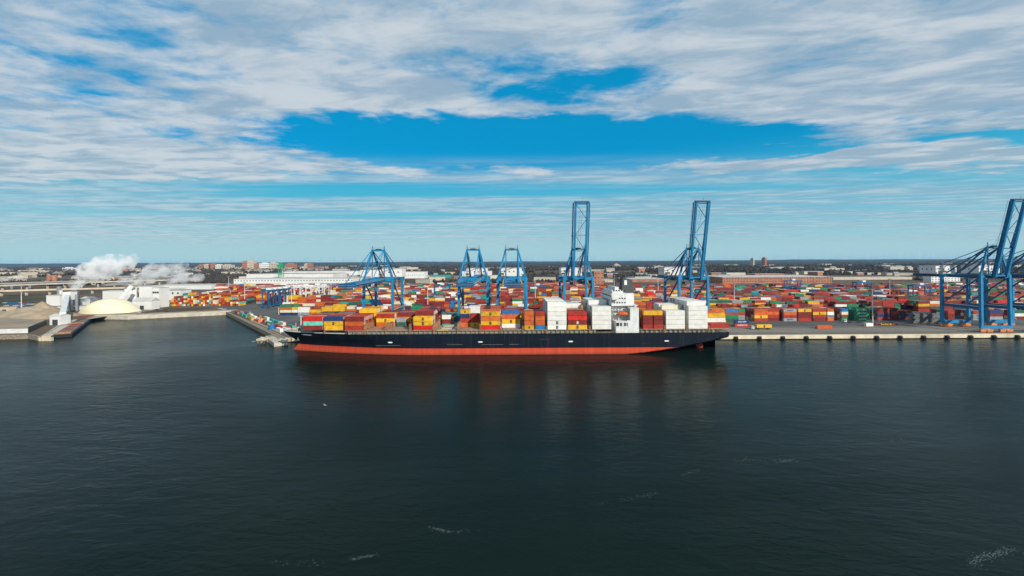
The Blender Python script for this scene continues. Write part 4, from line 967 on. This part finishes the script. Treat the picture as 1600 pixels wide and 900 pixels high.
building('mill_hall', 94, 115, 483, 469, 20, M_white, M_roofw, 'white mill hall right of the tall mill building')
b = MB(); c = at(92, 483); b.cyl((xat(92, 545), 545, GZ), (xat(92, 545), 545, GZ + 27), 2.2, n=12, m=M_grey); b.cyl((xat(95, 545), 545, GZ), (xat(95, 545), 545, GZ + 22), 1.6, n=12, m=M_steelw); tag(b.build('exhaust_stack', None), 'pair of grey exhaust stacks beside the tall white mill building', 'chimney')
b = MB(); b.cyl((0, 0, 0), (0, 0, 22), 3.2, n=14, m=M_grey); o = b.build('silo', None); o.location = (xat(119, 520), 520, GZ); tag(o, 'grey round silo between the mill and the dome', 'silo')
building('side_shed', 122, 137, 478, 467, 18, M_white, M_roofw, 'white shed peeking out left above the dome', gable=True)
building('back_shed', 138, 158, 476, 467, 18, M_white, M_roofg, 'pale shed hidden behind the dome top')
# sugar dome
t = empty('storage_dome', (xat(153, 462), 462, GZ), 0, 'low cream storage dome with curved roof by the basin', 'dome')
b = MB(); nx, ny_ = 40, 20; RX, RY = 30, 20
for j in range(ny_ + 1):
    for i in range(nx + 1):
        u = i / nx * 2 - 1; v = j / ny_; x = u * RX; prof = max(0, 1 - abs(u) ** 2.1); yw = RY * (.35 + .65 * prof) 
        b.v.append((x, 14 - yw * math.cos(math.pi * v) , 1.2 + 15.5 * prof * math.sin(math.pi * v) ** .8))
for j in range(ny_):
    for i in range(nx): a = j * (nx + 1) + i; b.f.append((a, a + 1, a + nx + 2, a + nx + 1)); b.mi.append(0)
b.build('dome_roof', mat('dome_cream', (.76, .68, .48), .7, var=.08, scale=.1, dirt=((.6, .5, .3), .5)), t, smooth=True)
b = MB(); b.box(-30.5, 30.5, -6.5, 36, 0, 1.2); b.build('base_wall', M_wood, t)
b = MB(); b.box(-30, -18, -8, -6.5, 0, 2.6); b.build('entrance', M_brick, t)
# refinery right of the dome
building('refinery_hall', 160, 192, 482, 455, 20, M_white, M_roofw, 'large white refinery hall behind the dome', rows=0)
b = MB(); c0 = (xat(160, 540), 540, 32); c1 = (xat(207, 520), 520, 36); b.beam(c0, c1, 3.5, 3.0, M_roofg); b.beam((xat(184, 500), 500, 12), (xat(205, 515), 515, 32), 4, 3, M_white); tag(b.build('conveyor_bridge', None), 'grey sloping conveyor bridges above the dome and refinery', 'conveyor')
for k in range(4):
    b = MB(); b.cyl((0, 0, 0), (0, 0, 26), 2.6, n=14); o = b.build('silo', M_white); o.location = (xat(198 + k * 4, 535), 535, GZ); tag(o, '%s slim white silo from the left between dome and refinery tower' % nth(k), 'silo', 'white silos at the refinery')
building('refinery_tower', 217, 237, 481, 448, 18, M_white, M_roofw, 'tallest windowless white refinery tower block')
building('refinery_wing', 238, 248, 481, 450, 16, M_white, M_roofw, 'narrow white wing attached right of the refinery tower', rows=2)
building('low_warehouse', 206, 236.5, 484, 471, 12, M_white, M_roofw, 'low white warehouse with dark door before the refinery tower', door=True, gable=True)
building('process_hall', 249, 282, 474, 454, 20, M_white, M_roofg, 'white process hall with dark windows right of the refinery', rows=2)
building('white_office', 262, 280, 464, 451, 14, M_white, M_roofw, 'white office with dark windows behind the process hall', rows=2)
building('long_shed', 236, 330, 452.5, 446, 60, M_white, M_roofw, 'long low pale shed under the drifting steam')
building('long_shed', 335, 370, 452, 449, 40, M_white, M_roofw, 'low white shed left of the great white warehouse')
# great warehouses
t = building('great_warehouse', 365, 552, 447.5, 436, 90, M_white, M_roofw, 'very long white warehouse with rows of dark openings', rows=2)
building('rear_warehouse', 385, 520, 437, 428, 120, M_white, M_roofg, 'long grey-roofed warehouse behind the great white one')
building('rear_warehouse', 440, 560, 431, 424, 120, M_white, M_roofg, 'second long pale warehouse farther back on the left')
building('white_warehouse', 563, 615, 435, 422, 60, M_white, M_roofw, 'tall white warehouse behind the leftmost quay crane')
building('white_warehouse', 616, 663, 435, 425, 60, M_white, M_roofw, 'white warehouse just right of the leftmost quay crane', rows=1)
building('teal_shed', 671, 703, 434, 430, 30, CM['teal'], CM['teal'], 'low turquoise shed between the first two cranes')
building('white_warehouse', 722, 768, 432, 424, 60, M_white, M_roofw, 'white warehouse behind the second lowered crane')
building('white_warehouse', 790, 818, 432, 424, 60, M_white, M_roofw, 'white warehouse behind the third lowered crane')
building('brick_tower', 928, 943, 445, 424, 22, M_brick, M_roofg, 'square red brick block right of the first raised boom', rows=3)
building('brick_warehouse', 1129, 1300, 442.5, 433, 130, M_brick, M_roofw, 'long red brick warehouse with pale roof behind the yard', rows=2)
building('brick_warehouse', 975, 1040, 441, 436, 80, M_brick, M_roofw, 'red brick warehouse with white roof behind the ship bridge')
building('brick_warehouse', 1180, 1225, 433, 428, 50, M_brick, M_roofg, 'dark brick block rising behind the long brick warehouse', rows=1)
building('rail_shed', 1302, 1425, 437, 433.5, 40, M_beige, M_roofw, 'very long low pale shed right of the brick warehouse')
building('rail_shed', 820, 900, 437, 434.5, 40, M_beige, M_roofw, 'long pale roof left of the first raised boom')
building('white_office_block', 1475, 1500, 440, 428, 20, M_white, M_roofw, 'grey-white office with balconies behind the quay crane', rows=4)
building('white_office_block', 1455, 1474, 442, 432, 20, M_white, M_roofw, 'smaller white office left of the balconied one', rows=3)
# twin brick silos, city blocks
for px_ in (77.5, 84.8):
    D = 1150; b = MB(); b.cyl((0, 0, 0), (0, 0, 26), 6.4, n=18); o = b.build('brick_silo', M_brick); o.location = (xat(px_, D), D, GZ); tag(o, '%s of the two round brick silos beyond the viaduct' % ('left' if px_ < 80 else 'right'), 'silo', 'twin brick silos')
city = [(309, 318, 419, 414), (317, 328, 418.5, 413.5), (326, 336, 418, 412.5), (335, 347, 418.5, 414), (346, 362, 418, 414), (378, 386, 418, 408.6), (386, 396, 418, 407.8), (397, 405, 418, 412), (405, 420, 417.5, 411.5), (420, 432, 417, 410.8), (446, 460, 417.5, 412), (475, 480, 421, 412.5), (480, 486, 421, 411.8), (97, 112, 423, 418.5), (960, 968, 417, 413), (1195, 1198, 411, 403), (1177, 1179, 411, 404)]
for k, (a, c_, y0, y1) in enumerate(city):
    D = 3200; X0, X1 = xat(a, D), xat(c_, D); h = 60 - (y1 - hy(a)) / F * D - GZ
    t = empty('city_block', ((X0 + X1) / 2, D, GZ), 0, '%s town block from the left, standing on the skyline' % nth(sorted(q[0] for q in city).index(a)), 'building', 'town blocks on the skyline')
    W_ = X1 - X0; m = [M_brick, M_beige, M_brick, M_white, M_beige][k % 5]
    b = MB(); b.box(-W_ / 2, W_ / 2, 0, 40, 0, h); b.box(-W_ / 4, W_ / 5, 5, 30, h, h + 5); b.build('wall', m, t)
    for r in range(3):
        for q in range(5): xx = -W_ / 2 + W_ * (q + .5) / 5; b = MB(); b.box(xx - W_ * .05, xx + W_ * .05, -.3, .1, h * (r + 1) / 4, h * (r + 1) / 4 + 4); b.build('window', M_glass, t)
# small industrial buildings and houses, scattered
bp = []
for nm, wm, rm, W_, dp, h, g in (('pale_depot', M_conc, mat('weathered_pale_roof', (.40, .39, .35), .8, scale=.05), 34, 26, 8, 0), ('brick_depot', M_brick, M_roofg, 26, 30, 9, 0), ('beige_house', M_beige, M_roofg, 13, 11, 6, 1), ('grey_depot', M_beige, M_roofg, 50, 30, 7, 0), ('brick_house', M_brick, M_roofg, 15, 12, 7, 1)):
    t = empty(nm, (0, 0, 0)); b = MB(); b.box(-W_ / 2, W_ / 2, 0, dp, 0, h); b.build('wall', wm, t); b = MB()
    if g:
        b.quad([(-W_ / 2 - .4, -.4, h), (W_ / 2 + .4, -.4, h), (W_ / 2 + .4, dp / 2, h + 3.5), (-W_ / 2 - .4, dp / 2, h + 3.5)]); b.quad([(-W_ / 2 - .4, dp / 2, h + 3.5), (W_ / 2 + .4, dp / 2, h + 3.5), (W_ / 2 + .4, dp + .4, h), (-W_ / 2 - .4, dp + .4, h)])
        for s in (-1, 1): b.quad([(s * W_ / 2, 0, h), (s * W_ / 2, dp, h), (s * W_ / 2, dp / 2, h + 3.5)])
    else: b.box(-W_ / 2 - .3, W_ / 2 + .3, -.3, dp + .3, h, h + .6)
    b.build('roof', rm, t); bp.append(t)
lab = {'pale_depot': 'small pale flat-roofed depot in the town beyond the yard', 'brick_depot': 'small red brick depot in the town beyond the yard', 'beige_house': 'beige house with grey gable roof in the town beyond the yard', 'grey_depot': 'wide depot with grey roof in the town beyond the yard', 'brick_house': 'brick house with grey gable roof in the town beyond the yard'}
rb_ = random.Random(11); used_b = set(); bpos = []
for k in range(420):
    D = 1080 * (4.6 ** (rb_.random() ** 1.15)); px_ = rb_.uniform(-20, 1620) if rb_.random() < .55 else rb_.uniform(-20, 700)
    if len(bpos) >= 295: break
    if D < 1300 and 365 < px_ < 660: continue
    if D < 1200 and 950 < px_ < 1430: D += 300
    if 600 < px_ < 1000 and rb_.random() < .4: continue
    X = xat(px_, D); i_ = rb_.choice((0, 0, 1, 2, 3, 3, 4, 2)) if D < 2200 else rb_.choice((0, 0, 3, 1, 3))
    if any(abs(X - x_) < 45 and abs(D - y_) < 35 for x_, y_ in bpos): continue
    o = bp[i_] if i_ not in used_b else copy_tree(bp[i_]); used_b.add(i_); bpos.append((X, D))
    zz = GZ
    o.location = (X, D, zz); o.rotation_euler = (0, 0, rb_.uniform(-.5, .5)); s = 1.15 if D < 2000 else 1.9; o.scale = (s * rb_.uniform(.8, 1.6), s, s * rb_.uniform(.8, 1.3))
    nm = o.name.split('.')[0]; tag(o, lab[nm], 'building', nm.replace('_', ' ') + 's in the town beyond the yard')
# viaducts at the left
def viaduct(name, pts, zt, wdt, lab, m=M_conc, sp=28):
    t = empty(name, (0, 0, 0), 0, lab, 'viaduct')
    b = MB()
    for (x0, y0), (x1, y1) in zip(pts, pts[1:]):
        b.beam((x0, y0, zt), (x1, y1, zt), wdt, 1.8, m)
        for s in (-1, 1): b.beam((x0, y0 + s * (wdt / 2 - .2), zt + 1.3), (x1, y1 + s * (wdt / 2 - .2), zt + 1.3), .35, 1.0, m)
    b.build('bridge_deck', None, t)
    for (x0, y0), (x1, y1) in zip(pts, pts[1:]):
        L = math.hypot(x1 - x0, y1 - y0); n_ = int(L / sp)
        for q in range(n_):
            f = (q + .5) / n_; x = x0 + (x1 - x0) * f; y = y0 + (y1 - y0) * f; b = MB(); b.box(x - .9, x + .9, y - 1.6, y + 1.6, GZ - .1, zt - .9); b.build('pier', m, t)
viaduct('road_viaduct', [at(-60, 457, 12), at(60, 453.5, 12), at(160, 451, 12), at(235, 449, 12)], 12, 12, 'nearer tan road viaduct crossing the brown flats at left', M_beige)
viaduct('motorway_viaduct', [at(-60, 449, 15), at(60, 444.5, 15), at(140, 441.5, 15), at(260, 438, 15)], 15, 16, 'grey motorway viaduct behind the tan one', M_conc)
viaduct('motorway_viaduct', [at(-60, 445.5, 16), at(60, 441.5, 16), at(160, 438, 16)], 16, 14, 'farther parallel grey motorway viaduct at left', M_roofg)
# green gantry
t = empty('green_gantry', (xat(437.5, 1300), 1300, GZ), 0, 'tall green gantry tower rising behind the white warehouses', 'crane')
for sx in (-6, 6):
    for sy in (0, 10): b = MB(); b.beam((sx, sy, 0), (sx * .8, sy, 44), 1.6); b.build('leg', M_green, t)
b = MB(); b.box(-10, 10, -2, 12, 44, 50); b.box(-4, 4, 0, 8, 50, 58); b.beam((-6, 0, 15), (6, 0, 30), .9); b.beam((6, 0, 15), (-6, 0, 30), .9); b.build('head_frame', M_green, t)

# ------------------------------------------------------------------ far woods
b = MB(); rt = random.Random(3)
for m in M_tree: b._m(m)
cnt = 0
OCT = [(1, 0, 0), (0, 1, 0), (-1, 0, 0), (0, -1, 0), (0, 0, 1)]
while cnt < 30000:
    D = 1060 * (7.5 ** rt.random()); px_ = rt.uniform(-30, 1630); X = xat(px_, D)
    dn = noise.noise(Vector((X * .0022, D * .0016, 2))) + .5 * noise.noise(Vector((X * .008, D * .006, 7)))
    if dn < (-.02 if D < 2500 else -.25): continue
    if D < 1500 and (355 < px_ < 670 or 1100 < px_ < 1430): continue
    if any(abs(X - x_) < 26 and -22 < D - y_ < 30 for x_, y_ in bpos[:120]) and D < 1800: continue
    s = rt.uniform(4, 7.5) * (1 if D < 2000 else 1.6); hgt = s * rt.uniform(1.1, 1.9); base = len(b.v); mi = rt.choice((0, 0, 0, 1, 1, 2))
    for (x, y, z) in OCT:
        j = rt.uniform(.7, 1.25); b.v.append((X + x * s * j + rt.uniform(-1, 1), D + y * s * j, GZ + hgt * .45 + z * hgt * .6 * j if z else GZ + hgt * rt.uniform(.2, .75)))
    b.v.append((X, D, GZ))
    for q in range(4): b.f.append((base + q, base + (q + 1) % 4, base + 4)); b.f.append((base + (q + 1) % 4, base + q, base + 5)); b.mi += [mi, mi]
    cnt += 1
tag(b.build('far_woods', None), 'bare winter woods spreading to the skyline', 'woods', kind='stuff')

# ------------------------------------------------------------------ steam
def steam(name, pts, dens, lab, sc=.11):
    m = bpy.data.materials.new('steam'); m.use_nodes = True; t = NT(m.node_tree); m.node_tree.nodes.remove(m.node_tree.nodes['Principled BSDF'])
    pvn = t.n('ShaderNodeVolumePrincipled'); pvn.inputs['Color'].default_value = (.998, .998, .998, 1); pvn.inputs['Anisotropy'].default_value = 0
    gm = t.n('ShaderNodeNewGeometry'); n = t.noise(gm.outputs['Position'], sc, 5, .6, .3)
    m.node_tree.links.new(t.m('MULTIPLY', t.ss(n, .40, .68), dens), pvn.inputs['Density'])
    m.node_tree.links.new(pvn.outputs[0], [x for x in m.node_tree.nodes if x.type == 'OUTPUT_MATERIAL'][0].inputs['Volume'])
    m.cycles.volume_step_rate = 1.0
    b = MB(); rs = random.Random(8)
    for (p, q) in zip(pts, pts[1:]):
        n_ = 7
        for k in range(n_):
            f = k / n_; x, y, z, r = [p[i] + (q[i] - p[i]) * f for i in range(4)]
            for _ in range(3): rr2 = r * rs.uniform(.6, 1.25); b.blob((x + rs.uniform(-.5, .5) * r, y + rs.uniform(-.5, .5) * r, z + rs.uniform(-.5, .5) * r), rr2, rr2, rr2, m, 12, 8, .08)
    o = b.build(name, m); o.modifiers.new('r', 'REMESH'); o.modifiers['r'].mode = 'VOXEL'; o.modifiers['r'].voxel_size = 1.2
    for q, (sz, st) in enumerate(((9, 7), (3.5, 3.2), (1.8, 1.5))):
        tx_ = bpy.data.textures.new('billow', 'CLOUDS'); tx_.noise_scale = sz; tx_.noise_depth = 2
        md_ = o.modifiers.new('d%d' % q, 'DISPLACE'); md_.texture = tx_; md_.strength = st; md_.mid_level = .55; md_.texture_coords = 'GLOBAL'
    tag(o, lab, 'steam', kind='stuff'); return o
def sp3(px_, py, D, rpx): return (xat(px_, D), D, 60 - (py - hy(px_)) / F * D, rpx / F * D)
steam('steam_plume', [sp3(113, 453, 500, 3.5), sp3(121, 440, 505, 7), sp3(134, 428, 512, 9), sp3(150, 419, 520, 12), sp3(172, 414, 530, 13), sp3(194, 411, 540, 10), sp3(212, 403, 550, 5)], .26, 'white steam plume rising from the mill stack and leaning right')
steam('steam_cloud', [sp3(187, 440, 700, 4), sp3(215, 436, 710, 9), sp3(245, 430, 720, 12), sp3(272, 424, 735, 12), sp3(290, 432, 750, 8), sp3(318, 434, 770, 4)], .10, 'low white steam bank drifting over the long shed', .05)

# ------------------------------------------------------------------ water details
b = MB(); rf = random.Random(21)
def foam(px0, py0, px1, py1, n, wpx):
    for _ in range(n):
        f = rf.random(); px_ = px0 + (px1 - px0) * f + rf.gauss(0, wpx); py = py0 + (py1 - py0) * f + rf.gauss(0, wpx * .35); x, y = at(px_, py, 0)
        a = rf.uniform(.03, .24); c_ = rf.uniform(.02, .07); th = rf.gauss(.3, .3); pts = []
        for q in range(6): an = q * math.pi / 3; u = math.cos(an) * a * rf.uniform(.6, 1.3); v = math.sin(an) * c_ * rf.uniform(.6, 1.3); pts.append((x + u * math.cos(th) - v * math.sin(th), y + u * math.sin(th) + v * math.cos(th), .012))
        b.quad(pts)
foam(1518, 876, 1578, 858, 240, 8); foam(1515, 880, 1540, 890, 15, 5); foam(965, 782, 1028, 770, 60, 4); foam(928, 788, 940, 786, 12, 3); foam(1065, 742, 1092, 733, 45, 4); foam(1150, 719, 1238, 719, 70, 6); foam(1215, 722, 1240, 718, 60, 3)
foam(668, 824, 700, 831, 70, 3); foam(700, 830, 740, 828, 14, 5); foam(545, 874, 588, 867, 60, 3); foam(420, 878, 500, 880, 25, 8); foam(1390, 690, 1412, 687, 18, 3)
tag(b.build('foam', M_foam), 'thin streaks of white foam on the dark water', 'foam', kind='stuff')
# gull
gx, gy = xat(506, 120), 120; gz = 60 - (633 - hy(506)) / F * 120
b = MB(); b.blob((0, 0, 0), .22, .07, .07, None, 8, 6)
for s in (-1, 1):
    b.quad([(-.08, .03 * s, .03), (.08, .03 * s, .03), (.10, .35 * s, .16), (-.05, .35 * s, .16)]); b.quad([(-.05, .35 * s, .16), (.10, .35 * s, .16), (-.02, .68 * s, .05), (-.10, .66 * s, .05)])
o = b.build('gull', M_pale); o.location = (gx, gy, gz); o.rotation_euler = (.2, 0, R(70)); tag(o, 'small white gull flying low over the open water', 'bird')

# ------------------------------------------------------------------ air
m = bpy.data.materials.new('haze_air'); m.use_nodes = True; nt = m.node_tree; nt.nodes.remove(nt.nodes['Principled BSDF'])
v = nt.nodes.new('ShaderNodeVolumePrincipled'); v.inputs['Color'].default_value = (.35, .66, 1, 1); v.inputs['Density'].default_value = 2.0e-5; v.inputs['Anisotropy'].default_value = 0.0
nt.links.new(v.outputs[0], [x for x in nt.nodes if x.type == 'OUTPUT_MATERIAL'][0].inputs['Volume'])
b = MB(); b.box(-31000, 31000, -3500, 17000, -5, 135); tag(b.build('haze', m), kind='stuff')
